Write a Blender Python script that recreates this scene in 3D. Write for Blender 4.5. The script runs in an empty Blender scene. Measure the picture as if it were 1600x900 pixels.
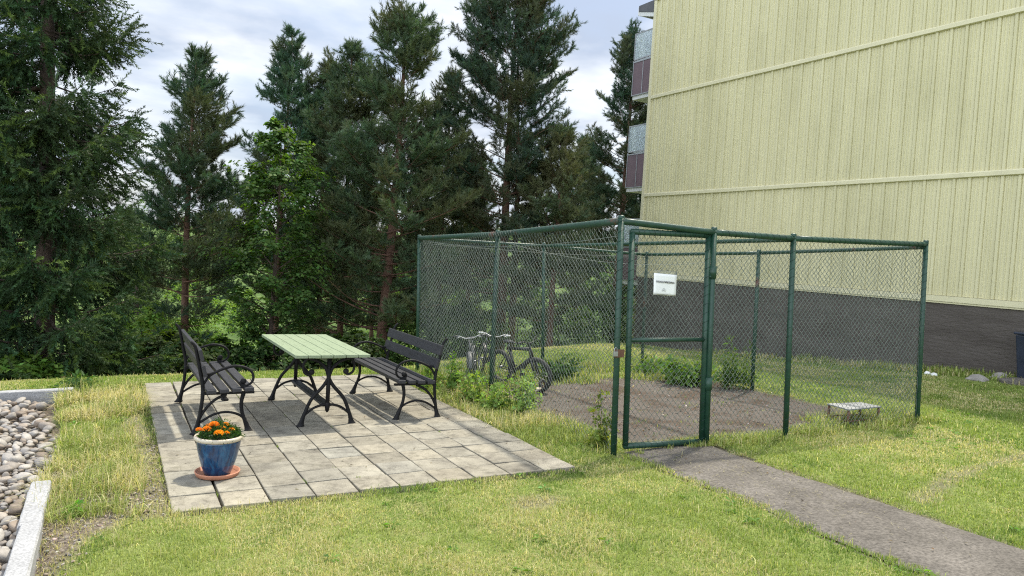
import bpy, bmesh, math, random
import numpy as np
from mathutils import Vector, Matrix
random.seed(7); RNG = np.random.default_rng(7)
PI = math.pi
SC = bpy.context.scene
COL = SC.collection

# ------------------------------------------------------------------ camera
EYE = 1.70; FPX = 1166.34; W0, H0 = 1600, 900
ROLL, PITCH, YAW = 0.060, 0.0444, 0.5113
cF = np.array([math.sin(YAW)*math.cos(PITCH), math.cos(YAW)*math.cos(PITCH), -math.sin(PITCH)])
_R = np.array([math.cos(YAW), -math.sin(YAW), 0.0]); _U = np.cross(_R, cF)
cR = _R*math.cos(ROLL)+_U*math.sin(ROLL); cU = -_R*math.sin(ROLL)+_U*math.cos(ROLL)
cO = np.array([0, 0, EYE])
cam = bpy.data.cameras.new('camera'); camo = bpy.data.objects.new('camera', cam); COL.objects.link(camo)
cam.sensor_width = 36.0; cam.lens = FPX/W0*36.0; cam.clip_start = 0.05; cam.clip_end = 3000
mw = Matrix.Identity(4)
for i in range(3):
    mw[i][0] = cR[i]; mw[i][1] = cU[i]; mw[i][2] = -cF[i]; mw[i][3] = cO[i]
camo.matrix_world = mw
SC.camera = camo

# ------------------------------------------------------------------ light
SUNV = Vector((0.46, 0.27, 1.0)).normalized()
SUN_EL = math.asin(SUNV.z); SUN_AZ = math.atan2(SUNV.x, SUNV.y)
world = bpy.data.worlds.new('World'); SC.world = world; world.use_nodes = True
wn = world.node_tree; wn.nodes.clear()
def wnode(t, **k):
    n = wn.nodes.new(t)
    for a, b in k.items(): setattr(n, a, b)
    return n
wo = wnode('ShaderNodeOutputWorld'); bg = wnode('ShaderNodeBackground'); bg2 = wnode('ShaderNodeBackground'); mx = wnode('ShaderNodeMixShader')
sky = wnode('ShaderNodeTexSky', sky_type='NISHITA', sun_disc=False, sun_elevation=SUN_EL, sun_rotation=SUN_AZ)
sky.air_density = 1.0; sky.dust_density = 2.0
bg.inputs[1].default_value = 0.11
wn.links.new(sky.outputs[0], bg.inputs[0])
tc = wnode('ShaderNodeTexCoord'); sep = wnode('ShaderNodeSeparateXYZ'); wn.links.new(tc.outputs['Generated'], sep.inputs[0])
def wmath(op, a, b=None):
    n = wnode('ShaderNodeMath', operation=op)
    for i, v in enumerate((a, b)):
        if v is None: continue
        if isinstance(v, (int, float)): n.inputs[i].default_value = v
        else: wn.links.new(v, n.inputs[i])
    return n.outputs[0]
zz = wmath('ADD', wmath('MAXIMUM', sep.outputs[2], 0.0), 0.16)
cmb = wnode('ShaderNodeCombineXYZ')
wn.links.new(wmath('DIVIDE', sep.outputs[0], zz), cmb.inputs[0]); wn.links.new(wmath('DIVIDE', sep.outputs[1], zz), cmb.inputs[1])
nz = wnode('ShaderNodeTexNoise'); nz.inputs['Scale'].default_value = 1.15; nz.inputs['Detail'].default_value = 7; nz.inputs['Roughness'].default_value = 0.58
nz.inputs['Distortion'].default_value = 0.3
wn.links.new(cmb.outputs[0], nz.inputs['Vector'])
rp = wnode('ShaderNodeValToRGB'); rp.color_ramp.elements[0].position = 0.36; rp.color_ramp.elements[1].position = 0.62
rp.color_ramp.elements[0].color = (0.42,)*3+(1,); rp.color_ramp.elements[1].color = (1,)*3+(1,)
wn.links.new(nz.outputs[0], rp.inputs[0])
nz2 = wnode('ShaderNodeTexNoise'); nz2.inputs['Scale'].default_value = 2.1; nz2.inputs['Detail'].default_value = 6
wn.links.new(cmb.outputs[0], nz2.inputs['Vector'])
rp2 = wnode('ShaderNodeValToRGB'); rp2.color_ramp.elements[0].position = 0.36; rp2.color_ramp.elements[1].position = 0.62
rp2.color_ramp.elements[0].color = (0.46, 0.53, 0.66, 1); rp2.color_ramp.elements[1].color = (0.90, 0.93, 0.97, 1)
wn.links.new(nz2.outputs[0], rp2.inputs[0]); wn.links.new(rp2.outputs[0], bg2.inputs[0])
# extra cloud brightness added behind the camera, towards -X, to light the shaded wall
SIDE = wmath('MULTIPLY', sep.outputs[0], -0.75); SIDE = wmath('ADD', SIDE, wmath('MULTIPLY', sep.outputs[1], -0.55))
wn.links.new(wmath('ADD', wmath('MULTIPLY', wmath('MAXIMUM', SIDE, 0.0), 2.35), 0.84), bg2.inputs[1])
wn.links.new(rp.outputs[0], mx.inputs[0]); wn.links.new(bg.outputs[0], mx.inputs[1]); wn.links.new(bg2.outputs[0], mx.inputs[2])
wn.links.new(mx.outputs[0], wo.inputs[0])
sl = bpy.data.lights.new('sun', 'SUN'); sl.energy = 3.9; sl.angle = math.radians(2.4); sl.color = (1.0, 0.93, 0.80)
so = bpy.data.objects.new('sun', sl); COL.objects.link(so); so.rotation_euler = (-SUNV).to_track_quat('-Z', 'Y').to_euler(); so.location = (20, 10, 40)
SC.view_settings.view_transform = 'Standard'; SC.view_settings.look = 'None'; SC.view_settings.gamma = 1; SC.view_settings.use_curve_mapping = False
SC.view_settings.exposure = 0.58
SC.render.engine = 'CYCLES'
try:
    SC.cycles.use_denoising = False; SC.cycles.filter_width = 1.15; SC.cycles.sample_clamp_indirect = 4.0; SC.cycles.use_adaptive_sampling = False; SC.cycles.sampling_pattern = 'BLUE_NOISE'; world.cycles.sampling_method = 'MANUAL'; world.cycles.sample_map_resolution = 1024; SC.cycles.max_bounces = 6; SC.cycles.transparent_max_bounces = 8
    SC.cycles.diffuse_bounces = 3; SC.cycles.transmission_bounces = 4; SC.cycles.glossy_bounces = 2
except Exception: pass

# ------------------------------------------------------------------ picture -> place helpers
def ray(u, v): return cF + cR*(u-W0/2)/FPX - cU*(v-H0/2)/FPX
def gp(u, v, dz=0.0):
    D = ray(u, v); t = (EYE-dz)/(0.0124*D[0]-0.0104*D[1]-D[2]); return cO+t*D
def at_y(u, v, y):
    D = ray(u, v); return cO + y/D[1]*D
def at_x(u, v, x):
    D = ray(u, v); return cO + x/D[0]*D
def at_depth(u, v, d): return cO + ray(u, v)*d
def depth(P): return float((np.asarray(P)-cO) @ cF)

# ------------------------------------------------------------------ noise + terrain
_PERM = np.random.default_rng(3).random((256, 256))
def vnoise(x, y):
    x = np.asarray(x, float); y = np.asarray(y, float)
    xi = np.floor(x).astype(int); yi = np.floor(y).astype(int); fx = x-xi; fy = y-yi
    fx = fx*fx*(3-2*fx); fy = fy*fy*(3-2*fy)
    g = lambda a, b: _PERM[a & 255, b & 255]
    return (g(xi, yi)*(1-fx)+g(xi+1, yi)*fx)*(1-fy)+(g(xi, yi+1)*(1-fx)+g(xi+1, yi+1)*fx)*fy
def fbm(x, y, s=1.0, o=4):
    r = 0; a = 0.5; t = 0
    x = np.asarray(x, float)*s; y = np.asarray(y, float)*s
    for i in range(o):
        r = r+a*vnoise(x+17.3*i, y+9.1*i); t += a; a *= 0.5; x = x*2.03; y = y*2.03
    return r/t
def sstep(a, b, x):
    t = np.clip((np.asarray(x, float)-a)/(b-a), 0, 1); return t*t*(3-2*t)
YCX = [-60, 4.5, 7, 9.7, 12, 14, 40]; YCY = [9.7, 9.75, 11.2, 12.0, 14.0, 17.5, 17.5]
def terr(x, y):
    x = np.asarray(x, float); y = np.asarray(y, float)
    z = 0.0124*np.clip(x, -20, 30)-0.0104*np.clip(y, -20, 20)
    z = z-0.078*np.clip(y-7.2, 0, 11)*sstep(9.0, 13.5, x)
    s = np.clip(y-np.interp(x, YCX, YCY), 0, None)
    q = np.minimum(s, 2.0)
    z = z-0.075*q*q-0.28*np.clip(s-2.0, 0, 26)
    z = z+15*sstep(110, 420, y)+10*sstep(60, 260, np.abs(x-20))*sstep(60, 300, y)
    return z
def tz(x, y): return float(terr(x, y))

# ------------------------------------------------------------------ materials
def new_mat(name):
    m = bpy.data.materials.new(name); m.use_nodes = True; nt = m.node_tree; nt.nodes.clear()
    out = nt.nodes.new('ShaderNodeOutputMaterial'); p = nt.nodes.new('ShaderNodeBsdfPrincipled'); nt.links.new(p.outputs[0], out.inputs[0])
    return m, nt, p, out
def ramp(nt, fac, cols, lo=0.3, hi=0.7):
    r = nt.nodes.new('ShaderNodeValToRGB'); e = r.color_ramp.elements
    for i, c in enumerate(cols):
        pos = lo+(hi-lo)*i/max(1, len(cols)-1)
        if i < 2: e[i].position = pos; e[i].color = (*c, 1)
        else:
            k = e.new(pos); k.color = (*c, 1)
    nt.links.new(fac, r.inputs[0]); return r.outputs[0]
def noise(nt, scale, detail=5, rough=0.6, vec=None, coord='Object', stretch=None, dist=0.0):
    n = nt.nodes.new('ShaderNodeTexNoise'); n.inputs['Scale'].default_value = scale; n.inputs['Detail'].default_value = detail
    n.inputs['Roughness'].default_value = rough; n.inputs['Distortion'].default_value = dist
    t = nt.nodes.new('ShaderNodeTexCoord'); src = t.outputs[coord]
    if stretch:
        mp = nt.nodes.new('ShaderNodeMapping'); mp.inputs['Scale'].default_value = stretch; nt.links.new(src, mp.inputs[0]); src = mp.outputs[0]
    nt.links.new(src, n.inputs['Vector']); return n.outputs[0]
def mixc(nt, a, b, fac, mode='MIX'):
    m = nt.nodes.new('ShaderNodeMix'); m.data_type = 'RGBA'; m.blend_type = mode
    for s, v in ((0, fac), (6, a), (7, b)):
        if isinstance(v, (int, float)): m.inputs[s].default_value = v
        elif isinstance(v, tuple): m.inputs[s].default_value = (*v, 1)
        else: nt.links.new(v, m.inputs[s])
    return m.outputs[2]
def bump(nt, p, h, strength=0.3, dist=0.01):
    b = nt.nodes.new('ShaderNodeBump'); b.inputs['Strength'].default_value = strength; b.inputs['Distance'].default_value = dist
    nt.links.new(h, b.inputs['Height']); nt.links.new(b.outputs[0], p.inputs['Normal'])
def M(name, cols, scale=8, rough=0.6, bmp=0.0, bscale=60, metal=0.0, spec=0.5, attr=None, stretch=None, lo=0.3, hi=0.7, rrange=0.0, bdist=0.01, coord='Object', fine=None):
    m, nt, p, out = new_mat(name)
    c = ramp(nt, noise(nt, scale, 6, 0.62, coord=coord, stretch=stretch), cols, lo, hi)
    if fine:
        c = mixc(nt, c, ramp(nt, noise(nt, fine[0], 3, 0.7, coord=coord), [(1-fine[1],)*3, (1+fine[1],)*3], 0.3, 0.7), 1.0, 'MULTIPLY')
    if attr:
        a = nt.nodes.new('ShaderNodeAttribute'); a.attribute_name = attr; c = mixc(nt, c, a.outputs['Color'], 1.0, 'MULTIPLY')
    nt.links.new(c, p.inputs['Base Color'])
    p.inputs['Roughness'].default_value = rough; p.inputs['Metallic'].default_value = metal; p.inputs['Specular IOR Level'].default_value = spec
    if rrange:
        r = nt.nodes.new('ShaderNodeMapRange'); r.inputs[3].default_value = rough-rrange; r.inputs[4].default_value = rough+rrange
        nt.links.new(noise(nt, scale*2.3), r.inputs[0]); nt.links.new(r.outputs[0], p.inputs['Roughness'])
    if bmp: bump(nt, p, noise(nt, bscale, 4, 0.65, coord=coord, stretch=stretch), bmp, bdist)
    return m
def leaf_mat(name, attr='tint', trans=0.35, rough=0.5, tcol=(1.15, 1.2, 0.5), spec=0.3):
    m, nt, p, out = new_mat(name)
    a = nt.nodes.new('ShaderNodeAttribute'); a.attribute_name = attr
    nt.links.new(a.outputs['Color'], p.inputs['Base Color']); p.inputs['Roughness'].default_value = rough; p.inputs['Specular IOR Level'].default_value = spec
    t = nt.nodes.new('ShaderNodeBsdfTranslucent'); nt.links.new(mixc(nt, a.outputs['Color'], tcol, 1.0, 'MULTIPLY'), t.inputs[0])
    x = nt.nodes.new('ShaderNodeMixShader'); x.inputs[0].default_value = trans
    nt.links.new(p.outputs[0], x.inputs[1]); nt.links.new(t.outputs[0], x.inputs[2]); nt.links.new(x.outputs[0], out.inputs[0])
    return m

# ------------------------------------------------------------------ mesh building
class MB:
    def __init__(s): s.v = []; s.f = []; s.mi = []; s.sm = []
    def add(s, vs, fs, mi=0, smooth=False):
        o = len(s.v); s.v += [tuple(map(float, p)) for p in vs]; s.f += [tuple(i+o for i in f) for f in fs]; s.mi += [mi]*len(fs); s.sm += [smooth]*len(fs)
        return s
    def box(s, x0, x1, y0, y1, z0, z1, mi=0, mat=None):
        vs = [(x, y, z) for z in (z0, z1) for y in (y0, y1) for x in (x0, x1)]
        if mat is not None: vs = [tuple(mat @ Vector(p)) for p in vs]
        return s.add(vs, [(0, 2, 3, 1), (4, 5, 7, 6), (0, 1, 5, 4), (1, 3, 7, 5), (3, 2, 6, 7), (2, 0, 4, 6)], mi)
    def tube(s, pts, r, n=8, mi=0, cap=True, closed=False, smooth=True):
        P = [np.array(p, float) for p in pts]; k = len(P)
        rs = list(r) if isinstance(r, (list, tuple, np.ndarray)) else [r]*k
        T = []
        for i in range(k):
            a = P[(i-1) % k] if closed else P[max(0, i-1)]; b = P[(i+1) % k] if closed else P[min(k-1, i+1)]
            t = b-a; T.append(t/(np.linalg.norm(t)+1e-9))
        u = np.cross(T[0], [0, 0, 1.0])
        if np.linalg.norm(u) < 0.2: u = np.cross(T[0], [0, 1.0, 0])
        u /= np.linalg.norm(u); vs = []
        for i in range(k):
            u = u-T[i]*(u@T[i]); u /= np.linalg.norm(u)+1e-9; w = np.cross(T[i], u)
            for j in range(n):
                a = 2*PI*j/n; vs.append(P[i]+rs[i]*(math.cos(a)*u+math.sin(a)*w))
        fs = []
        for i in range(k if closed else k-1):
            i2 = (i+1) % k
            for j in range(n):
                j2 = (j+1) % n; fs.append((i*n+j, i*n+j2, i2*n+j2, i2*n+j))
        s.add(vs, fs, mi, smooth)
        if cap and not closed:
            o = len(s.v)-len(vs)
            s.f.append(tuple(o+j for j in range(n))[::-1]); s.f.append(tuple(o+(k-1)*n+j for j in range(n))); s.mi += [mi, mi]; s.sm += [False, False]
        return s
    def lathe(s, prof, n=32, c=(0, 0, 0), mi=0, smooth=True):
        vs = []; fs = []
        for r, z in prof:
            for j in range(n):
                a = 2*PI*j/n; vs.append((c[0]+r*math.cos(a), c[1]+r*math.sin(a), c[2]+z))
        for i in range(len(prof)-1):
            for j in range(n):
                j2 = (j+1) % n; fs.append((i*n+j, i*n+j2, (i+1)*n+j2, (i+1)*n+j))
        return s.add(vs, fs, mi, smooth)
    def sphere(s, c, r, n=12, mi=0, sq=(1, 1, 1)):
        vs = []; fs = []; m = n//2+1
        for i in range(m):
            th = PI*i/(m-1)
            for j in range(n):
                a = 2*PI*j/n; vs.append((c[0]+r*sq[0]*math.sin(th)*math.cos(a), c[1]+r*sq[1]*math.sin(th)*math.sin(a), c[2]+r*sq[2]*math.cos(th)))
        for i in range(m-1):
            for j in range(n): fs.append((i*n+j, (i+1)*n+j, (i+1)*n+(j+1) % n, i*n+(j+1) % n))
        return s.add(vs, fs, mi, True)
    def build(s, name, mats, parent=None, bevel=0.0, segs=2, loc=None):
        me = bpy.data.meshes.new(name); me.from_pydata(s.v, [], s.f); me.update()
        if not isinstance(mats, (list, tuple)): mats = [mats]
        for m in mats: me.materials.append(m)
        me.polygons.foreach_set('material_index', s.mi); me.polygons.foreach_set('use_smooth', s.sm)
        if bevel:
            bm = bmesh.new(); bm.from_mesh(me); bmesh.ops.remove_doubles(bm, verts=bm.verts, dist=1e-5)
            es = [e for e in bm.edges if len(e.link_faces) == 2 and e.calc_face_angle(0) > 0.6]
            bmesh.ops.bevel(bm, geom=es, offset=bevel, segments=segs, profile=0.6, affect='EDGES', clamp_overlap=True)
            bm.to_mesh(me); bm.free()
        o = bpy.data.objects.new(name, me); COL.objects.link(o)
        if parent is not None: o.parent = parent
        if loc is not None: o.location = loc
        return o
def tri_mesh(name, V, F, mat, parent=None, tint=None, smooth=False):
    """V (n,3) float, F (m,k) equal-size faces, tint (n,3) per vertex"""
    me = bpy.data.meshes.new(name); n = len(V); m, k = F.shape
    me.vertices.add(n); me.vertices.foreach_set('co', np.ascontiguousarray(V, np.float32).ravel())
    me.loops.add(m*k); me.loops.foreach_set('vertex_index', np.ascontiguousarray(F, np.int32).ravel())
    me.polygons.add(m); me.polygons.foreach_set('loop_start', np.arange(0, m*k, k, dtype=np.int32))
    try: me.polygons.foreach_set('loop_total', np.full(m, k, np.int32))
    except Exception: pass
    if smooth: me.polygons.foreach_set('use_smooth', np.ones(m, bool))
    if tint is not None:
        a = me.attributes.new('tint', 'FLOAT_COLOR', 'POINT'); c = np.ones((n, 4), np.float32); c[:, :3] = tint; a.data.foreach_set('color', c.ravel())
    me.update(calc_edges=True); me.materials.append(mat)
    o = bpy.data.objects.new(name, me); COL.objects.link(o)
    if parent is not None: o.parent = parent
    return o
def thing(name, label, cat, loc=(0, 0, 0), rz=0.0, group=None):
    o = bpy.data.objects.new(name, None); COL.objects.link(o); o.location = loc; o.rotation_euler = (0, 0, rz); o.empty_display_size = 0.2
    return tag(o, label, cat, group)
def tag(o, label=None, cat=None, group=None, kind=None):
    if label: o['label'] = label
    if cat: o['category'] = cat
    if group: o['group'] = group
    if kind: o['kind'] = kind
    return o
def rot_to(dirs, spin):
    """rotation matrices (n,3,3) whose z column is dirs"""
    z = dirs/np.linalg.norm(dirs, axis=1, keepdims=True)
    h = np.where(np.abs(z[:, 2:3]) > 0.95, np.array([[1.0, 0, 0]]), np.array([[0, 0, 1.0]]))
    x = np.cross(h, z); x /= np.linalg.norm(x, axis=1, keepdims=True); y = np.cross(z, x)
    c = np.cos(spin)[:, None]; s_ = np.sin(spin)[:, None]
    return np.stack([c*x+s_*y, -s_*x+c*y, z], axis=2)
def scatter(templates, P, D, S, rng, spin=None):
    """copies of template vertex sets (t,3) with the same faces, placed at P along D, scaled by S -> V, copy index"""
    n = len(P); R = rot_to(D, rng.random(n)*2*PI if spin is None else spin)
    which = rng.integers(0, len(templates), n); T = np.stack(templates)[which]
    return np.einsum('nij,ntj->nti', R, T*S[:, None, None])+P[:, None, :]

# ------------------------------------------------------------------ shared materials
m_iron = M('cast_iron_black', [(0.006, 0.006, 0.0065), (0.015, 0.015, 0.016)], 14, 0.55, 0.25, 90, spec=0.18, rrange=0.12)
m_slat = M('black_stained_wood', [(0.012, 0.012, 0.014), (0.029, 0.029, 0.033), (0.02, 0.021, 0.025)], 5, 0.5, 0.35, 40, stretch=(8, 1, 8), rrange=0.12)
m_table = M('green_painted_wood', [(0.15, 0.20, 0.11), (0.245, 0.305, 0.19), (0.20, 0.26, 0.15)], 4, 0.6, 0.4, 30, stretch=(10, 1, 10), rrange=0.1)
m_fgreen = M('green_painted_steel', [(0.009, 0.036, 0.022), (0.013, 0.052, 0.032), (0.019, 0.064, 0.041)], 9, 0.42, 0.2, 60, spec=0.5, rrange=0.14)
m_frust = M('green_steel_with_rust', [(0.085, 0.034, 0.018), (0.014, 0.046, 0.029), (0.017, 0.055, 0.035)], 3.5, 0.5, 0.3, 60, lo=0.36, hi=0.5)
m_wire = M('galvanised_wire', [(0.085, 0.115, 0.10), (0.16, 0.19, 0.172)], 5, 0.5, 0, metal=0.0, spec=0.35)
m_lace = M('dark_green_wire', [(0.006, 0.022, 0.017), (0.014, 0.042, 0.032)], 5, 0.5)
m_alu = M('brushed_steel', [(0.30, 0.31, 0.32), (0.45, 0.46, 0.47)], 7, 0.42, 0.1, 80, metal=0.8)
m_galv = M('grey_plate', [(0.22, 0.23, 0.235), (0.34, 0.35, 0.36)], 12, 0.5, 0.1, 50, metal=0.2)
m_rust = M('rusty_steel', [(0.09, 0.04, 0.022), (0.17, 0.085, 0.05)], 20, 0.75, 0.3, 90)
m_rubber = M('black_rubber', [(0.015, 0.015, 0.015), (0.035, 0.035, 0.035)], 20, 0.75)
m_white = M('white_plastic', [(0.68, 0.68, 0.66), (0.8, 0.8, 0.78)], 12, 0.4)
m_black = M('black_plastic', [(0.015, 0.015, 0.017), (0.03, 0.03, 0.033)], 12, 0.45)
m_needle = leaf_mat('pine_needles', trans=0.18, rough=0.6, tcol=(1.1, 1.2, 0.5), spec=0.14)
m_leaf = leaf_mat('broad_leaves', trans=0.42, rough=0.6, tcol=(1.25, 1.35, 0.35), spec=0.15)
m_blade = leaf_mat('grass_blades', trans=0.40, rough=0.55, tcol=(1.15, 1.15, 0.55), spec=0.25)
m_bark = M('conifer_bark', [(0.035, 0.026, 0.022), (0.085, 0.06, 0.048), (0.13, 0.095, 0.075)], 9, 0.9, 0.9, 26, stretch=(1, 1, 0.35), bdist=0.03)
m_pbark = M('reddish_pine_bark', [(0.06, 0.035, 0.026), (0.14, 0.075, 0.05), (0.20, 0.115, 0.08)], 8, 0.9, 0.9, 24, stretch=(1, 1, 0.35), bdist=0.03)

# ------------------------------------------------------------------ ground
PX0, PY0, PW, PL, PHI = 0.469, 5.026-0.02, 0.3005, 0.2985, -0.0187
NCOL, NROW = 10, 16
def patio_uv(x, y):
    c, s = math.cos(PHI), math.sin(PHI); dx = np.asarray(x)-PX0; dy = np.asarray(y)-PY0
    return dx*c+dy*s, -dx*s+dy*c
def patio_xy(u, v):
    c, s = math.cos(PHI), math.sin(PHI); return PX0+u*c-v*s, PY0+u*s+v*c
def in_patio(x, y, m=0.0):
    u, v = patio_uv(x, y); return (u > -m) & (u < NCOL*PW+m) & (v > -m) & (v < NROW*PL+m)
def path_edges(y):
    y = np.asarray(y, float); flare = 0.22*np.clip((y-4.6)/0.5, 0, 1)**2
    return 4.20+0.09*(fbm(y, 0*y+3.1, 2.6)-0.5)-flare*0.3, 5.22-0.06*np.clip((y-2.5)/2.5, 0, 1)+0.09*(fbm(y, 0*y+8.7, 2.6)-0.5)+flare*0.2
def in_path(x, y, m=0.0):
    a, b = path_edges(y); return (x > a-m) & (x < b+m) & (y < 5.3)
def pad_d(x, y):
    """>0 inside the gravel floor of the cage"""
    w = 0.25*(fbm(x, y, 1.6)-0.5)
    return np.minimum(np.minimum(x-4.35, 8.15-x), np.minimum(y-5.35, 8.75+0.12*(x-6)-y))+w
def dirt_w(x, y):
    """bare dry soil beside the pebbles and round the paving"""
    w = (fbm(x, y, 2.2)-0.5)*0.5
    a = sstep(0.0, 0.22, np.minimum(np.minimum(x+0.35, np.interp(y, [2.6, 4.2, 4.8, 5.3, 6.0, 6.8], [-0.14, -0.02, 0.16, 0.50, 0.48, 0.05])-x), np.minimum(y-2.2, 6.5-0.7*(x+0.2)-y)+0.1)+w*0.7)
    b = sstep(0.0, 0.12, np.minimum(np.minimum(x-0.22, 0.52-x), np.minimum(y-4.9, 8.8-y))+w*0.35)
    g0 = gp(1440, 782); g1 = gp(1600, 712); ex, ey = g1[0]-g0[0], g1[1]-g0[1]; t = np.clip(((x-g0[0])*ex+(y-g0[1])*ey)/(ex*ex+ey*ey), 0, 2.2)
    ds = np.hypot(x-g0[0]-t*ex, y-g0[1]-t*ey-0.10*np.sin(3*t)); tr = 0.62*sstep(0.13, 0.03, ds+w*0.22)
    g2 = gp(838, 784); sp_ = 0.7*sstep(0.16, 0.04, np.hypot((x-g2[0])*0.6, y-g2[1])+w*0.25)
    return np.clip(np.maximum(np.maximum(a, 0.8*b), np.maximum(tr, sp_)), 0, 1)
def in_pebble(x, y): return (x < -0.235+0.05*np.sin(y*2.0)) & (y < 9.25) & (y > 0.5)

def axis(parts):
    out = []
    for a, b, st in parts: out.append(np.arange(a, b, st))
    return np.concatenate(out+[[parts[-1][1]]])
gxs = axis([(-400, -60, 40), (-60, -12, 6), (-12, -2, 1), (-2, 10, 0.08), (10, 20, 0.5), (20, 80, 6), (80, 500, 42)])
gys = axis([(-60, -8, 8), (-8, 1.5, 0.5), (1.5, 14, 0.08), (14, 24, 0.4), (24, 60, 3), (60, 700, 20)])
GX, GY = np.meshgrid(gxs, gys); GZ = terr(GX, GY)
near = sstep(-2.5, -1.5, GX)*(1-sstep(10, 14, GX))*(1-sstep(13, 16, GY))
GZ = GZ+near*0.035*(fbm(GX, GY, 1.1)-0.5)+near*0.016*(fbm(GX, GY, 5.0)-0.5)
flat = np.where(in_patio(GX, GY, 0.06) | in_path(GX, GY, 0.04), 1.0, 0.0)
GZ = np.where(flat > 0, terr(GX, GY)-0.03, GZ)
GZ = np.where(in_pebble(GX, GY), terr(GX, GY)-0.06, GZ)
GZ = np.where(pad_d(GX, GY) > 0, terr(GX, GY)+0.006*(fbm(GX, GY, 9.0)-0.5), GZ)
ny, nx = GX.shape
idx = np.arange(nx*ny).reshape(ny, nx)
F = np.stack([idx[:-1, :-1], idx[:-1, 1:], idx[1:, 1:], idx[1:, :-1]], -1).reshape(-1, 4)
gm, nt, gpn, gout = new_mat('ground_soil_and_turf')
a = nt.nodes.new('ShaderNodeAttribute'); a.attribute_name = 'tint'; sepc = nt.nodes.new('ShaderNodeSeparateColor'); nt.links.new(a.outputs['Color'], sepc.inputs[0])
turf = ramp(nt, noise(nt, 3.0, 7, 0.7), [(0.13, 0.18, 0.045), (0.20, 0.25, 0.07), (0.30, 0.29, 0.13)], 0.32, 0.7)
turf = mixc(nt, turf, ramp(nt, noise(nt, 90, 3, 0.7), [(0.55,)*3, (1.3,)*3]), 1.0, 'MULTIPLY')
soil = ramp(nt, noise(nt, 42, 6, 0.75), [(0.06, 0.048, 0.036), (0.17, 0.14, 0.11), (0.33, 0.295, 0.25)], 0.33, 0.68)
grav = ramp(nt, noise(nt, 75, 5, 0.75), [(0.06, 0.051, 0.042), (0.14, 0.122, 0.105), (0.26, 0.236, 0.21)], 0.33, 0.72)
grav = mixc(nt, grav, ramp(nt, noise(nt, 1.7, 5, 0.6), [(0.72, 0.62, 0.54), (1.0, 1.0, 1.0)], 0.36, 0.52), 1.0, 'MULTIPLY')
woods = ramp(nt, noise(nt, 0.12, 8, 0.7), [(0.05, 0.09, 0.03), (0.10, 0.16, 0.05), (0.17, 0.23, 0.075)])
c = mixc(nt, turf, soil, sepc.outputs[0]); c = mixc(nt, c, grav, sepc.outputs[1]); c = mixc(nt, c, woods, sepc.outputs[2])
nt.links.new(c, gpn.inputs['Base Color']); gpn.inputs['Roughness'].default_value = 0.95; gpn.inputs['Specular IOR Level'].default_value = 0.1
bump(nt, gpn, noise(nt, 55, 4, 0.7), 0.8, 0.02)
gt = np.stack([np.where(in_pebble(GX, GY), 1.0, np.maximum(dirt_w(GX, GY), np.where(in_path(GX, GY, 0.05) | in_patio(GX, GY, 0.02), 1, 0))),
               sstep(-0.02, 0.18, pad_d(GX, GY)), sstep(16, 24, GY)], -1).reshape(-1, 3)
ground = tri_mesh('ground', np.stack([GX, GY, GZ], -1).reshape(-1, 3), F, gm, tint=gt, smooth=True); tag(ground, kind='structure')

# footpath
pm = M('worn_asphalt', [(0.098, 0.089, 0.077), (0.136, 0.124, 0.108), (0.18, 0.164, 0.144)], 2.6, 0.9, 0.7, 130, spec=0.2, fine=(45, 0.45), bdist=0.008)
ys = np.arange(-3, 5.25, 0.06); ts = np.linspace(0, 1, 15); ea, eb = path_edges(ys)
PXX = ea[:, None]+(eb-ea)[:, None]*ts[None, :]; PYY = np.repeat(ys[:, None], 15, 1)
PZZ = terr(PXX, PYY)+0.012+0.010*(fbm(PXX, PYY, 3)-0.5)-0.03*(np.abs(ts-0.5)*2)[None, :]**8
idx = np.arange(PXX.size).reshape(PXX.shape)
F = np.stack([idx[:-1, :-1], idx[:-1, 1:], idx[1:, 1:], idx[1:, :-1]], -1).reshape(-1, 4)
tag(tri_mesh('path', np.stack([PXX, PYY, PZZ], -1).reshape(-1, 3), F, pm, smooth=True), kind='structure')

# patio of square concrete slabs: one laid surface
mb = MB(); tints = []; offs = []
prng = random.Random(11)
for i in range(NCOL):
    for j in range(NROW):
        gap = 0.0045+0.002*prng.random(); gl = 0.012 if i == 1 else gap
        u0, u1 = i*PW+gl, (i+1)*PW-(gap if i else 0.010); v0, v1 = j*PL+gap, (j+1)*PL-gap
        tl = [prng.gauss(0, 0.0026) for _ in range(4)]; dz = prng.gauss(0, 0.0022)
        b = 0.005; vs = []
        cor = [(u0, v0), (u1, v0), (u1, v1), (u0, v1)]; cu, cv = (u0+u1)/2, (v0+v1)/2
        for lvl in range(3):
            for k, (u, v) in enumerate(cor):
                if lvl == 2: u += b if u < cu else -b; v += b if v < cv else -b
                x, y = patio_xy(u, v); z = tz(x, y)+(-0.05 if lvl == 0 else (0.018-b*0.6 if lvl == 1 else 0.018))+(dz+tl[k] if lvl else 0); vs.append((x, y, z))
        fs = [(8, 9, 10, 11)]
        for l in (0, 4):
            for k in range(4): fs.append((l+k, l+(k+1) % 4, l+4+(k+1) % 4, l+4+k))
        mb.add(vs, fs); offs += [(prng.random()*40, prng.random()*40, prng.random()*40)]*12
        g = 1.0+prng.gauss(0, 0.07); w = prng.gauss(0, 0.012); tints += [(g*(1+w), g, g*(1-1.5*w))]*12
mpav, nt, pp, _ = new_mat('concrete_slabs')
ao = nt.nodes.new('ShaderNodeAttribute'); ao.attribute_name = 'off'
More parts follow.
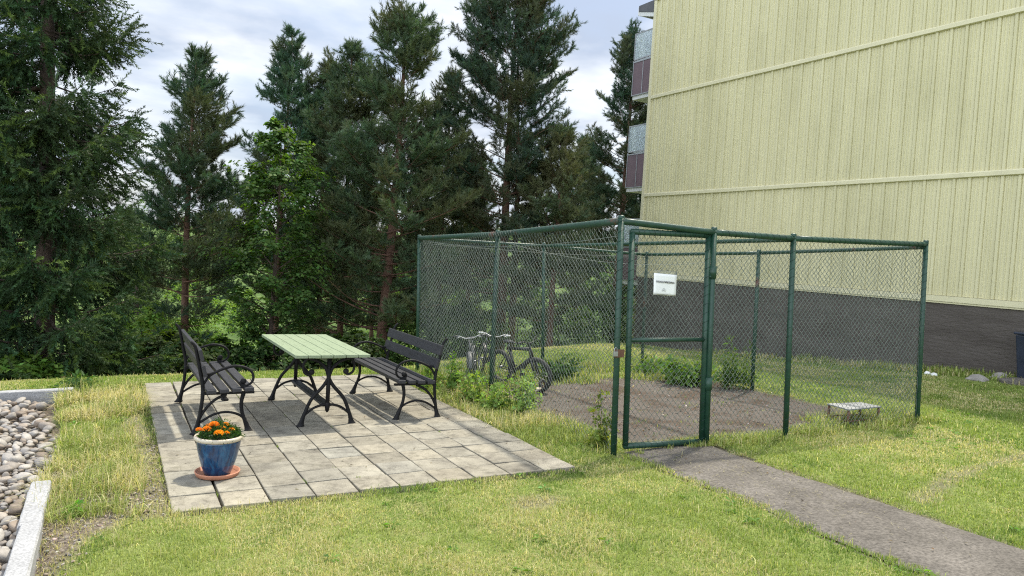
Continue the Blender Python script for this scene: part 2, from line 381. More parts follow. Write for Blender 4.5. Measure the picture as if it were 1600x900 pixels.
def slabnoise(scale, detail, rough, dist=0.0, k=1.0):
    n = nt.nodes.new('ShaderNodeTexNoise'); n.inputs['Scale'].default_value = scale; n.inputs['Detail'].default_value = detail; n.inputs['Roughness'].default_value = rough; n.inputs['Distortion'].default_value = dist
    t = nt.nodes.new('ShaderNodeTexCoord'); va = nt.nodes.new('ShaderNodeVectorMath'); nt.links.new(t.outputs['Object'], va.inputs[0]); sc_ = nt.nodes.new('ShaderNodeVectorMath'); sc_.operation = 'SCALE'; sc_.inputs['Scale'].default_value = k
    nt.links.new(ao.outputs['Vector'], sc_.inputs[0]); nt.links.new(sc_.outputs[0], va.inputs[1]); nt.links.new(va.outputs[0], n.inputs['Vector']); return n.outputs[0]
c = ramp(nt, slabnoise(4.2, 8, 0.7, 0.3), [(0.18, 0.166, 0.138), (0.285, 0.265, 0.217), (0.345, 0.322, 0.262)], 0.33, 0.62)
c = mixc(nt, c, ramp(nt, noise(nt, 1.1, 5, 0.6), [(0.78, 0.78, 0.77), (1.02, 1.02, 1.0)], 0.35, 0.6), 1.0, 'MULTIPLY')
c = mixc(nt, c, ramp(nt, noise(nt, 160, 3, 0.7), [(0.72,)*3, (1.2,)*3]), 1.0, 'MULTIPLY')
c = mixc(nt, c, ramp(nt, slabnoise(11, 6, 0.75), [(0.66, 0.66, 0.64), (1, 1, 1)], 0.36, 0.5), 1.0, 'MULTIPLY')
a = nt.nodes.new('ShaderNodeAttribute'); a.attribute_name = 'tint'; c = mixc(nt, c, a.outputs['Color'], 1.0, 'MULTIPLY')
nt.links.new(c, pp.inputs['Base Color']); pp.inputs['Roughness'].default_value = 0.88; pp.inputs['Specular IOR Level'].default_value = 0.25
bump(nt, pp, noise(nt, 140, 4, 0.7), 0.45, 0.004)
patio = mb.build('patio', mpav); tag(patio, kind='structure')
at_ = patio.data.attributes.new('tint', 'FLOAT_COLOR', 'POINT'); cc = np.ones((len(tints), 4), np.float32); cc[:, :3] = tints; at_.data.foreach_set('color', cc.ravel())
ao_ = patio.data.attributes.new('off', 'FLOAT_VECTOR', 'POINT'); ao_.data.foreach_set('vector', np.array(offs, np.float32).ravel())
def pz(x, y): return tz(x, y)+0.018

# ------------------------------------------------------------------ apartment building
BX = 14.0; BY0, BY1 = 2.6, 17.4
m_clad, nt, pp, _ = new_mat('pale_yellow_steel_cladding')
c = ramp(nt, noise(nt, 0.5, 6, 0.65, stretch=(1, 1, 0.35)), [(0.625, 0.588, 0.365), (0.685, 0.642, 0.41)], 0.3, 0.7)
c = mixc(nt, c, ramp(nt, noise(nt, 0.7, 5, 0.6, stretch=(1, 1.6, 0.7)), [(0.90, 0.90, 0.88), (1, 1, 1)], 0.32, 0.55), 1.0, 'MULTIPLY')
c = mixc(nt, c, ramp(nt, noise(nt, 5, 4, 0.6, stretch=(1, 1, 0.05)), [(0.93, 0.93, 0.91), (1, 1, 1)], 0.36, 0.55), 1.0, 'MULTIPLY')
nt.links.new(c, pp.inputs['Base Color']); pp.inputs['Roughness'].default_value = 0.42; pp.inputs['Specular IOR Level'].default_value = 0.4
m_trimy = M('pale_yellow_flashing', [(0.63, 0.59, 0.39), (0.70, 0.655, 0.43)], 3, 0.4, 0.05, 30)
m_found = M('dark_plastered_plinth', [(0.066, 0.055, 0.047), (0.09, 0.077, 0.067), (0.112, 0.097, 0.086)], 1.1, 0.85, 0.55, 7, stretch=(1, 0.7, 3.2), bdist=0.05, fine=(70, 0.12))
m_maroon = M('maroon_panel', [(0.115, 0.07, 0.085), (0.165, 0.105, 0.12)], 2, 0.4, 0.05, 20)
m_grey = M('dark_grey_sheet', [(0.06, 0.062, 0.068), (0.10, 0.10, 0.108)], 3, 0.5)
m_whitep = M('white_paint', [(0.62, 0.63, 0.62), (0.74, 0.74, 0.73)], 6, 0.5)
m_frost, nt, pp, _ = new_mat('frosted_glass')
pp.inputs['Base Color'].default_value = (0.78, 0.88, 0.92, 1); pp.inputs['Roughness'].default_value = 0.35; pp.inputs['Transmission Weight'].default_value = 0.75
bump(nt, pp, noise(nt, 28, 3, 0.6), 0.9, 0.02)
bld = thing('apartment_building', 'three storey apartment block with pale yellow ribbed cladding above a dark plinth', 'building', (BX, (BY0+BY1)/2, 0))
bo = Vector((BX, (BY0+BY1)/2, 0))
def bpart(mb_, name, mats, parent=bld, **k):
    o = mb_.build(name, mats, parent, **k); o.data.transform(Matrix.Translation(-bo)); return o
ZB = [1.36, 3.67, 6.50, 9.34]
mb = MB()
per = 0.286
prof = []                       # (y offset, x offset) of one rib period, going along +y
for a_, b_ in ((0, 0), (0.058, 0), (0.062, -0.015), (0.074, -0.015), (0.078, 0), (0.128, 0), (0.132, -0.015), (0.144, -0.015), (0.148, 0), (0.192, 0), (0.195, 0.012), (0.202, 0.012), (0.207, -0.026), (0.256, -0.026), (0.262, 0.012), (0.270, 0.012), (0.281, 0)): prof.append((a_, b_))
for k in range(3):
    z0, z1 = ZB[k]+(0.06 if k == 0 else 0.05), ZB[k+1]-0.05
    pts = []; y = BY0+0.02
    off = 0.10*k*0
    while y < BY1-0.12:
        for a_, b_ in prof:
            if y+a_ < BY1-0.08: pts.append((BX+b_+0.012*(2-k)*0, y+a_))
        y += per
    pts.append((BX, BY1-0.08))
    vs = [(x, y_, z0) for x, y_ in pts]+[(x, y_, z1) for x, y_ in pts]; n = len(pts)
    mb.add(vs, [(i+1, i, n+i, n+i+1) for i in range(n-1)])
mb.box(BX+0.03, BX+12, BY0, BY1, -1.5, ZB[3])        # body of the house
bpart(mb, 'wall', m_clad)
for k, z in enumerate(ZB):
    t = MB()
    if k == 0:
        t.box(BX-0.055, BX+0.029, BY0, BY1, z-0.05, z+0.055); t.box(BX-0.035, BX+0.029, BY0, BY1, z-0.085, z-0.052)
    elif k == 3: t.box(BX-0.05, BX+0.029, BY0, BY1, z-0.05, z+0.05)
    else:
        vs = []
        for y in np.linspace(BY0, BY1-0.09, 6):
            j = random.gauss(0, 0.004)
            vs += [(BX-0.045, y, z+0.05+j), (BX-0.06, y, z+0.03+j), (BX-0.06, y, z-0.042+j), (BX-0.03, y, z-0.055+j), (BX+0.028, y, z-0.055+j), (BX+0.028, y, z+0.05+j)]
        fs = []
        for i in range(5):
            for q in range(6): fs.append((i*6+q, i*6+(q+1) % 6, (i+1)*6+(q+1) % 6, (i+1)*6+q))
        fs += [tuple(range(6))[::-1], tuple(range(30, 36))]
        t.add(vs, fs)
    bpart(t, 'flashing', m_trimy)
t = MB(); t.box(BX-0.05, BX+0.029, BY1-0.078, BY1+0.04, ZB[0]-0.05, ZB[3]); bpart(t, 'corner_trim', m_trimy)
t = MB(); ny_ = 60; nz_ = 14; vs = []; 
for i in range(ny_+1):
    for j in range(nz_+1):
        y = BY0+(BY1+0.0-BY0)*i/ny_; z = -1.6+(ZB[0]-0.087+1.6)*j/nz_
        vs.append((BX-0.004+0.010*(float(fbm(y*1.0, z*2.5, 1.0))-0.5), y, z))
t.add(vs, [(i*(nz_+1)+j, i*(nz_+1)+j+1, (i+1)*(nz_+1)+j+1, (i+1)*(nz_+1)+j) for i in range(ny_) for j in range(nz_)], smooth=True)
t.box(BX+0.012, BX+0.028, BY0+0.01, BY1-0.01, -1.6, ZB[0]-0.09)
bpart(t, 'plinth', m_found)
t = MB()
t.box(BX-0.06, BX+12.4, BY0-0.3, BY1+0.72, ZB[3]+0.30, ZB[3]+0.42); bpart(t, 'roof', m_grey)
t = MB(); ys_, ye_ = BY1+0.045, BY1+0.74
t.box(BX-0.05, BX+12.2, ye_, ye_+0.03, 9.06, 9.30)                                   # fascia
for k_ in range(14):
    x0_ = BX-0.04+k_*0.62; t.add([(x0_, ys_, 8.86), (x0_+0.06, ys_, 8.86), (x0_+0.06, ye_-0.002, 9.04), (x0_, ye_-0.002, 9.04), (x0_, ys_, 8.98), (x0_+0.06, ys_, 8.98), (x0_+0.06, ye_-0.002, 9.16), (x0_, ye_-0.002, 9.16)], [(3, 2, 1, 0), (4, 5, 6, 7), (0, 1, 5, 4), (1, 2, 6, 5), (2, 3, 7, 6), (3, 0, 4, 7)])
bpart(t, 'eave', m_whitep)
t = MB(); t.add([(BX-0.06, ys_, 8.985), (BX+12.2, ys_, 8.985), (BX+12.2, ye_-0.004, 9.165), (BX-0.06, ye_-0.004, 9.165), (BX-0.06, ys_, 9.33), (BX+12.2, ys_, 9.33), (BX+12.2, ye_-0.004, 9.33), (BX-0.06, ye_-0.004, 9.33)], [(3, 2, 1, 0), (4, 5, 6, 7), (0, 1, 5, 4), (1, 2, 6, 5), (2, 3, 7, 6), (3, 0, 4, 7)]); bpart(t, 'soffit', m_grey)
for k, zf in enumerate((6.80, 4.02, 1.22)):
    b = MB(); x0 = BX+0.10; y0, y1 = BY1+0.045, BY1+0.97; x1 = BX+4.2
    bal = MB().box(x0, x1, y0, y1, zf-0.20, zf-0.02); bo_ = bpart(bal, 'balcony', m_whitep)
    p = MB(); p.box(x0-0.03, x0-0.004, y0, y1, zf-0.06, zf+0.90); p.box(x0, x1, y1+0.004, y1+0.03, zf-0.06, zf+0.90); bpart(p, 'panel', m_maroon, bo_)
    fr = MB()
    for yy in (y0+0.01, (y0+y1)/2, y1): fr.box(x0-0.045, x0-0.032, yy-0.012, yy+0.012, zf-0.07, zf+0.92)
    fr.box(x0-0.045, x0-0.0, y0, y1+0.03, zf+0.902, zf+0.94); fr.box(x0-0.04, x0-0.005, y0, y1+0.03, zf-0.085, zf-0.062)
    fr.box(x0-0.03, x0-0.0, y0, y1+0.03, zf+0.985, zf+1.02); fr.box(x0-0.03, x0-0.0, y0, y1+0.03, zf+1.76, zf+1.79)
    fr.box(x0-0.03, x0-0.0, y1, y1+0.03, zf+0.942, zf+1.758)
    fr.box(x0, x1, y1, y1+0.03, zf+0.902, zf+0.94); fr.box(x0, x1, y1, y1+0.03, zf+1.76, zf+1.79)
    bpart(fr, 'frame', m_alu, bo_)
    g = MB(); g.box(x0-0.02, x0-0.010, y0+0.01, y1-0.005, zf+1.022, zf+1.757); g.box(x0+0.01, x1, y1+0.01, y1+0.02, zf+1.022, zf+1.757); bpart(g, 'glass', m_frost, bo_)

# ------------------------------------------------------------------ bike cage
FH = 2.0
def post_line(u0, v0, u1, v1, y=None, x=None):
    um, vm = (u0+u1)/2, (v0+v1)/2
    P = at_y(um, vm, y) if x is None else at_x(um, vm, x)
    b = np.array([P[0], P[1], tz(P[0], P[1])]); d = depth((P[0], P[1], 1.0))
    t = at_depth(u1, v1, d); s = at_depth(u0, v0, d)
    lean = (t-s)/max(1e-6, (t[2]-s[2]))
    base = s+lean*(b[2]-s[2]); return base, t
XF = 4.14
posts = {}
posts['corner'] = post_line(959, 697, 971, 340, y=5.25)
posts['hinge'] = post_line(1103, 697, 1116, 358, y=5.22)
posts['mid2'] = post_line(1227, 682, 1240, 368, y=5.20)
posts['right'] = post_line(1433, 655, 1447, 378, y=5.20)
posts['mid'] = post_line(767, 620, 778, 362, x=XF+0.02)
posts['left'] = post_line(652, 585, 655.5, 369, x=XF)
posts['rear'] = post_line(848, 560, 850, 381, y=9.70)
posts['back1'] = post_line(1003, 570, 1011, 395, y=9.70)
posts['back2'] = post_line(1175, 611, 1186, 392, y=7.35)
cage = thing('wire_cage', 'green steel bicycle cage with chain link walls beside the paved seating area', 'cage', tuple(posts['corner'][0]))
co = Vector(posts['corner'][0])
def cpart(mb_, name, mats, parent=cage, **k):
    o = mb_.build(name, mats, parent, **k); o.data.transform(Matrix.Translation(-co)); return o
def lacing(mb_, a, b, r, pitch=0.085, wr=0.0022, n=9, mi=1):
    a = np.array(a); b = np.array(b); L = np.linalg.norm(b-a); d = (b-a)/L
    h = np.array([0, 0, 1.0]) if abs(d[2]) < 0.8 else np.array([1.0, 0, 0]); x = np.cross(d, h); x /= np.linalg.norm(x); y = np.cross(d, x)
    k = int(L/pitch*n); pts = [a+d*(L*i/k)+(r+wr*0.6)*(math.cos(2*PI*i/n)*x+math.sin(2*PI*i/n)*y) for i in range(k+1)]
    mb_.tube(pts, wr, 4, mi, cap=False)
for nm, (b, t) in posts.items():
    r = 0.0275 if nm in ('corner', 'hinge', 'right', 'mid2', 'left', 'mid') else 0.026
    mb = MB(); bb = b+(t-b)*(-0.06/2.0); mb.tube([bb, b+(t-b)*0.5, t+(t-b)*0.006], r, 14)
    mb.lathe([(0.0, 0.010), (r*0.8, 0.008), (r*1.06, 0.0), (r*1.06, -0.018)], 14, tuple(t+(t-b)*0.006))
    if nm != 'hinge': lacing(mb, b+(t-b)*0.03, t, r)
    cpart(mb, 'post', [m_frust if nm in ('back1', 'back2') else m_fgreen, m_lace])
T = {k: v[1] for k, v in posts.items()}
def rail(a, b, r=0.027, lace=True, sag=0.0, mat=None):
    mb = MB(); a = np.array(a); b = np.array(b)
    pts = [a+(b-a)*s-np.array([0, 0, sag*4*s*(1-s)]) for s in np.linspace(0, 1, 9)]
    mb.tube(pts, r, 12)
    if lace: lacing(mb, a, b, r+sag*0.3)
    cpart(mb, 'rail', [mat or m_fgreen, m_lace])
dz_ = np.array([0, 0, -0.03])
rail(T['corner']+dz_, T['hinge']+dz_*1.0, 0.030, False); rail(T['hinge']+dz_, T['mid2']+dz_, 0.030, True); rail(T['mid2']+dz_, T['right']+dz_, 0.030, True)
rail(T['corner']+dz_, T['mid']+dz_, 0.032, True, mat=m_frust); rail(T['mid']+dz_, T['left']+dz_, 0.032, True, mat=m_frust)
rail(T['left']+dz_, T['rear']+dz_, 0.022); rail(T['rear']+dz_, T['back1']+dz_, 0.022)
rail(T['back1']+dz_, T['back2']+dz_, 0.024); rail(T['back2']+dz_, T['right']+dz_*2, 0.024, mat=m_frust)
rail(T['rear']+dz_*1.2, T['mid2']+dz_*1.4, 0.024, False)
def chain(a0, a1, b0, b1, pw=0.063, r=0.0020, off=0.034):
    """chain link between bottom line a0-b0 and top line a1-b1"""
    a0, a1, b0, b1 = map(np.array, (a0, a1, b0, b1)); Wd = np.linalg.norm(b0-a0); Ht = np.linalg.norm(a1-a0)
    nw = int(Wd/(pw/2)); ns = int(Ht/(pw*0.52)); nrm = np.cross(b0-a0, a1-a0); nrm /= np.linalg.norm(nrm)
    i = np.arange(nw+1)[:, None]; j = np.arange(ns+1)[None, :]
    up = (i+j) % 2
    u = np.clip((i*0.5+np.where(up, 0.5, 0.0)*np.where(i % 2 == 0, 1, 1))*pw/Wd, 0, 1)
    u = np.clip((i*0.5+0.5*((j+i) % 2))*pw/Wd, 0, 1)
    v = j/ns+0*i
    rw = np.random.default_rng(5)
    u = np.clip(u+rw.normal(0, 0.0009, u.shape), 0, 1)
    P = (a0*(1-u[..., None])+b0*u[..., None])*(1-v[..., None])+(a1*(1-u[..., None])+b1*u[..., None])*v[..., None]
    P = P+nrm*(off+np.where((j+i) % 2, 0.0022, -0.0022))[..., None]+nrm*(0.018*(fbm(u*Wd, v*Ht, 1.3)-0.5))[..., None]
    s0 = P[:, :-1].reshape(-1, 3); s1 = P[:, 1:].reshape(-1, 3); D = s1-s0; D /= np.linalg.norm(D, axis=1, keepdims=True)
    x = np.cross(D, nrm); x /= np.linalg.norm(x, axis=1, keepdims=True); n = len(s0)
    V = []
    for e in (s0-D*r*0.5, s1+D*r*0.5):
        for k in range(4): an = 2*PI*k/4; V.append(e+r*(math.cos(an)*x+math.sin(an)*nrm))
    V = np.stack(V, 1).reshape(-1, 3); base = (np.arange(n)*8)[:, None]
    F = np.concatenate([base+np.array([[k, (k+1) % 4, 4+(k+1) % 4, 4+k]]) for k in range(4)])
    return V, F
def mesh_panel(a, b, parent=cage, lift=0.02, drop=0.03, **k):
    a0, a1 = posts[a] if isinstance(a, str) else a; b0, b1 = posts[b] if isinstance(b, str) else b
    l = np.array([0, 0, lift]); V, F = chain(a0+l, a1-np.array([0, 0, drop]), b0+l, b1-np.array([0, 0, drop]), **k)
    return tri_mesh('wire_mesh', V-np.array(co), F, m_wire, parent, smooth=True)
mesh_panel('hinge', 'right', off=-0.034); mesh_panel('corner', 'left', off=0.034)
mesh_panel('left', 'back1', pw=0.064, off=0.03); mesh_panel('back1', 'right', pw=0.064, off=0.03)
# roof strands
for k, (a, b, sg) in enumerate(((T['left']-[0, 0, .07], T['back1']-[0, 0, .05], 0.06), (T['left']-[0, 0, .10], T['back1']-[0, 0, .08], 0.03), (T['mid']-[0, 0, .1], T['back2']-[0, 0, .04], 0.22), (T['left']-[0, 0, .05], T['corner']-[0, 0, .16], 0.10))):
    mb = MB(); mb.tube([a+(b-a)*s-np.array([0, 0, sg*4*s*(1-s)]) for s in np.linspace(0, 1, 15)], 0.0028, 5); cpart(mb, 'strand', m_wire)
# gate
gb0 = at_y(977, 697, 5.20); gb1 = at_y(1096, 690, 5.20); gt0 = at_depth(988, 362, depth(gb0)); gt1 = at_depth(1107, 368, depth(gb1))
gate = MB()
gate.tube([gb0, gt0], 0.027, 14); gate.tube([gb1, gt1], 0.027, 14)
for P_ in (gb0, gb1, gt0, gt1): gate.sphere(P_, 0.0275, 12)
gate.tube([gt0, gt1], 0.0265, 14); gate.tube([gb0, gb1], 0.0265, 14)
gd = np.array([0, -0.0, 0])
lacing(gate, gb0, gt0, 0.027); lacing(gate, gb1, gt1, 0.027); lacing(gate, gt0, gt1, 0.0265, 0.06); lacing(gate, gb0, gb1, 0.0265, 0.07)
go = cpart(gate, 'gate', [m_fgreen, m_lace])
cb = MB(); ca = gb0+(gt0-gb0)*0.495; cb_ = gb1+(gt1-gb1)*0.495; cb.tube([ca, cb_], 0.020, 12); cpart(cb, 'crossbar', m_fgreen, go)
V, F = chain(gb0, gt0, gb1, gt1, off=-0.028); tri_mesh('wire_mesh', V-np.array(co), F, m_wire, go, smooth=True)
hb, ht = posts['hinge']
for s in (0.285, 0.80):
    h = MB(); c0 = hb+(ht-hb)*s; g0 = gb1+(gt1-gb1)*s
    h.lathe([(0.031, -0.06), (0.037, -0.06), (0.037, 0.06), (0.031, 0.06)], 14, tuple(c0)); h.tube([c0+[-0.03, -0.012, 0.03], g0+[0.02, -0.012, 0.03]], 0.011, 8); h.tube([c0+[-0.03, -0.012, -0.03], g0+[0.02, -0.012, -0.03]], 0.011, 8)
    cpart(h, 'hinge', m_fgreen, go)
lt = MB(); cb0, ct0 = posts['corner']; lp = cb0+(ct0-cb0)*0.43
lt.box(lp[0]-0.05, lp[0]+0.05, lp[1]-0.045, lp[1]-0.031, lp[2]-0.035, lp[2]+0.035); lt.tube([lp+[-0.02, -0.04, 0.02], lp+[-0.055, -0.04, 0.025]], 0.008, 8); cpart(lt, 'latch', m_rust, bevel=0.003)
lk = MB(); lk.box(lp[0]-0.075, lp[0]-0.035, lp[1]-0.062, lp[1]-0.044, lp[2]-0.022, lp[2]+0.02)
lk.tube([(lp[0]-0.069, lp[1]-0.053, lp[2]+0.018), (lp[0]-0.069, lp[1]-0.053, lp[2]+0.045), (lp[0]-0.055, lp[1]-0.053, lp[2]+0.056), (lp[0]-0.041, lp[1]-0.053, lp[2]+0.045), (lp[0]-0.041, lp[1]-0.053, lp[2]+0.018)], 0.0035, 8)
tag(lk.build('padlock', m_alu, bevel=0.003), 'small pale padlock hanging on the corner post of the wire cage', 'padlock')

# notice on the gate
sx0 = at_depth(1020, 426, depth(gb0)*0.995); sx1 = at_depth(1064, 430, depth(gb0)*0.995+0.12); sb0 = at_depth(1019, 460, depth(gb0)*0.995)
ux = sx1-sx0; ux[1] = (gb1-gb0)[1]/(gb1-gb0)[0]*ux[0]; Ws = 0.262; ux = ux/np.linalg.norm(ux); uz = (sx0-sb0)/np.linalg.norm(sx0-sb0); uy = np.cross(ux, uz); uy /= np.linalg.norm(uy); uz = np.cross(uy, ux)*-1
uz = np.cross(ux, -uy); uz = uz if uz[2] > 0 else -uz
nrm = np.cross(ux, uz); nrm = nrm if nrm[1] < 0 else -nrm
Hs = 0.190; o_ = sb0+nrm*0.012
m_paper = M('white_paper', [(0.80, 0.81, 0.80), (0.86, 0.87, 0.86)], 6, 0.5, 0.3, 7, bdist=0.006)
m_sleeve, nt, pp, _ = new_mat('clear_plastic_sleeve'); pp.inputs['Base Color'].default_value = (0.95, 0.96, 0.95, 1); pp.inputs['Roughness'].default_value = 0.15; pp.inputs['Transmission Weight'].default_value = 0.95; pp.inputs['IOR'].default_value = 1.05
m_ink = M('black_ink', [(0.02, 0.02, 0.02), (0.05, 0.05, 0.05)], 10, 0.7)
notice = thing('notice', 'white paper notice reading SYKKELPARKERING in a plastic sleeve on the cage gate', 'sign', tuple(o_))
def sgrid(mb_, w0, w1, h0, h1, th, curl=0.004):
    vs = []; n = 8
    for s in (0, 1):
        for i in range(n+1):
            for j in range(n+1):
                a = w0+(w1-w0)*i/n; b = h0+(h1-h0)*j/n
                vs.append(tuple(ux*a+uz*b+nrm*(s*th+curl*math.sin(5*a/Ws+1.3)*math.cos(3*b/Hs))))
    q = lambda s, i, j: s*(n+1)**2+i*(n+1)+j
    fs = [(q(1, i, j), q(1, i+1, j), q(1, i+1, j+1), q(1, i, j+1)) for i in range(n) for j in range(n)]+[(q(0, i, j), q(0, i, j+1), q(0, i+1, j+1), q(0, i+1, j)) for i in range(n) for j in range(n)]
    for i in range(n): fs += [(q(0, i, 0), q(0, i+1, 0), q(1, i+1, 0), q(1, i, 0)), (q(1, i, n), q(1, i+1, n), q(0, i+1, n), q(0, i, n)), (q(0, 0, i+1), q(0, 0, i), q(1, 0, i), q(1, 0, i+1)), (q(1, n, i+1), q(1, n, i), q(0, n, i), q(0, n, i+1))]
    mb_.add(vs, fs, 0, True)
mb = MB(); sgrid(mb, 0, Ws, 0, Hs, 0.001); mb.build('paper', m_paper, notice)
mb = MB(); sgrid(mb, -0.004, Ws+0.004, Hs+0.001, Hs+0.03, 0.0008); mb.build('sleeve', m_sleeve, notice)
fc = bpy.data.curves.new('lettering', 'FONT'); fc.body = 'SYKKELPARKERING'; fc.size = 0.0245; fc.offset = 0.0005; fc.extrude = 0.0002; fc.align_x = 'CENTER'
_f = bpy.data.objects.new('lettering_curve', fc); _m = bpy.data.meshes.new_from_object(_f); bpy.data.objects.remove(_f)
fo = bpy.data.objects.new('lettering', _m); COL.objects.link(fo); fo.data.materials.clear(); fo.data.materials.append(m_ink); fo.parent = notice
tm = Matrix.Identity(4); tp = ux*(Ws*0.49)+uz*(Hs*0.57)+nrm*0.0075
for i in range(3): tm[i][0] = ux[i]; tm[i][1] = uz[i]; tm[i][2] = nrm[i]; tm[i][3] = tp[i]
fo.matrix_local = tm
mb = MB()
def ink(pts, r=0.0012): mb.tube([tuple(ux*(a*Ws)+uz*(b*Hs)+nrm*0.0072) for a, b in pts], r, 4)
for cx_ in (0.40, 0.50): ink([(cx_+0.03*math.cos(t_), 0.22+0.042*math.sin(t_)) for t_ in np.linspace(0, 2*PI, 15)], 0.0007)
ink([(0.40, 0.22), (0.43, 0.30), (0.48, 0.29), (0.44, 0.22), (0.40, 0.22)], 0.0007); ink([(0.50, 0.22), (0.475, 0.33), (0.46, 0.335)], 0.0007); ink([(0.42, 0.315), (0.445, 0.315)], 0.0009)
ink([(0.03, 0.03), (0.97, 0.03)], 0.0016)
mb.build('drawing', m_ink, notice)

# ------------------------------------------------------------------ benches and table
def frame_curve(mb_, pts, rs, to, n=8, k=5):
    """smooth curve through 2D points (u depth, w height), swept as a flattish casting"""
    P = np.array(pts, float); m = len(P)
    if not isinstance(rs, (list, tuple)): rs = [rs]*m
    Q = []; R_ = []
    for i in range(m-1):
        p0 = P[max(0, i-1)]; p1 = P[i]; p2 = P[i+1]; p3 = P[min(m-1, i+2)]
        for s in np.linspace(0, 1, k, endpoint=(i == m-2)):
            Q.append(0.5*((2*p1)+(-p0+p2)*s+(2*p0-5*p1+4*p2-p3)*s*s+(-p0+3*p1-3*p2+p3)*s**3)); R_.append(rs[i]*(1-s)+rs[i+1]*s)
    mb_.tube([to(u, w) for u, w in Q], R_, n)
def foot(mb_, u, du, to3):
    """flared foot pad"""
    prof = [(0.0, 0.040, 0.030), (0.012, 0.040, 0.030), (0.016, 0.034, 0.026), (0.05, 0.024, 0.019), (0.10, 0.018, 0.015)]
    vs = []; n = 10
    for w, a, b in prof:
        for j in range(n):
            an = 2*PI*j/n; vs.append(to3(u+du*w+a*math.cos(an), b*math.sin(an), w))
    fs = [(i*n+j, i*n+(j+1) % n, (i+1)*n+(j+1) % n, (i+1)*n+j) for i in range(len(prof)-1) for j in range(n)]
    mb_.add(vs, fs, 0, True); mb_.f.append(tuple(len(mb_.v)-len(vs)+j for j in range(n))[::-1]); mb_.mi.append(0); mb_.sm.append(False)
def make_bench():
    """local: x = depth (front 0, back +), y = length, z up"""
    t = thing('garden_bench', 'x', 'bench', group='benches on the paved patio')
    L = 1.44; ov = 0.075
    def slat(mb_, u0, u1, w0, w1, tilt=0.0, cu=0, cw=0):
        M_ = Matrix.Translation((cu, 0, cw)) @ Matrix.Rotation(tilt, 4, 'Y'); mb_.box(u0, u1, -L/2-ov, L/2+ov, w0, w1, 0, M_)
    s = MB()
    for k in range(4): slat(s, -0.040, 0.040, 0, 0.034, 0.045, 0.018+0.106*k, 0.382-0.004*k)
    s.build('seat', m_slat, t, bevel=0.006)
    b = MB(); th = math.radians(76)
    for c_u, c_w in ((0.418, 0.565), (0.449, 0.705)):
        M_ = Matrix.Translation((c_u, 0, c_w)) @ Matrix.Rotation(math.radians(14), 4, 'Y'); b.box(-0.034, -0.002, -L/2-ov*0.8, L/2+ov*0.8, -0.052, 0.052, 0, M_)
    b.build('backrest', m_slat, t, bevel=0.006)
    for yy in (-L/2, L/2):
        to = lambda u, w: (u, yy, w); to3 = lambda u, v, w: (u, yy+v, w)
        e = MB()
        e.box(-0.035, 0.40, yy-0.016, yy+0.016, 0.352, 0.372)
        frame_curve(e, [(0.40, 0.36), (0.406, 0.45), (0.432, 0.58), (0.462, 0.72), (0.480, 0.785), (0.515, 0.825)], [0.017, 0.017, 0.016, 0.015, 0.014, 0.011], to)
        frame_curve(e, [(0.025, 0.11), (0.10, 0.165), (0.20, 0.190), (0.31, 0.170), (0.425, 0.10)], 0.011, to)
        frame_curve(e, [(0.20, 0.35), (0.29, 0.31), (0.37, 0.23), (0.425, 0.13)], [0.012, 0.013, 0.013, 0.012], to)
        fo_ = e.build('end_frame', m_iron, t)
        for pts, rr, fu, du in (([(0.012, 0.03), (0.035, 0.10), (0.065, 0.19), (0.072, 0.28), (0.055, 0.362)], [0.022, 0.017, 0.016, 0.017, 0.02], -0.004, 0.35), ([(0.452, 0.03), (0.432, 0.10), (0.415, 0.20), (0.404, 0.30), (0.40, 0.385)], [0.022, 0.017, 0.016, 0.016, 0.018], 0.458, -0.3)):
            l = MB(); frame_curve(l, pts, rr, to); foot(l, fu, du, to3); l.build('leg', m_iron, fo_)
        ar = MB()
        frame_curve(ar, [(0.428, 0.585), (0.385, 0.540), (0.325, 0.542), (0.25, 0.575), (0.15, 0.603), (0.06, 0.592), (0.0, 0.555), (-0.022, 0.505), (-0.012, 0.455), (0.03, 0.427), (0.07, 0.425)], [0.010, 0.012, 0.012, 0.012, 0.013, 0.012, 0.012, 0.012, 0.011, 0.011, 0.010], to)
        frame_curve(ar, [(0.31, 0.548), (0.36, 0.51), (0.395, 0.45)], 0.011, to)
        frame_curve(ar, [(0.03, 0.427), (0.075, 0.43), (0.085, 0.455), (0.07, 0.468)], 0.012, to)
        ar.sphere((0.062, yy, 0.465), 0.027, 14, sq=(1, 0.8, 1)); ar.box(0.035, 0.085, yy-0.014, yy+0.014, 0.40, 0.43)
        ar.build('armrest', m_iron, fo_)
    return t
def copy_tree(o, parent=None):
    c = o.copy(); COL.objects.link(c)
    if parent is not None: c.parent = parent
    for ch in list(o.children): copy_tree(ch, c)
    return c
bench = make_bench()
bench.location = (2.69, 7.735, pz(2.7, 7.7)); bench.rotation_euler = (0, -0.0104*0, 0)
bench['label'] = 'black slatted garden bench between the green table and the wire cage'
bench2 = copy_tree(bench); bench2.location = (1.27, 7.72, pz(1.1, 7.7)); bench2.rotation_euler = (0, 0, PI)
bench2['label'] = 'black slatted garden bench nearest the pebble bed, turned towards the cage'

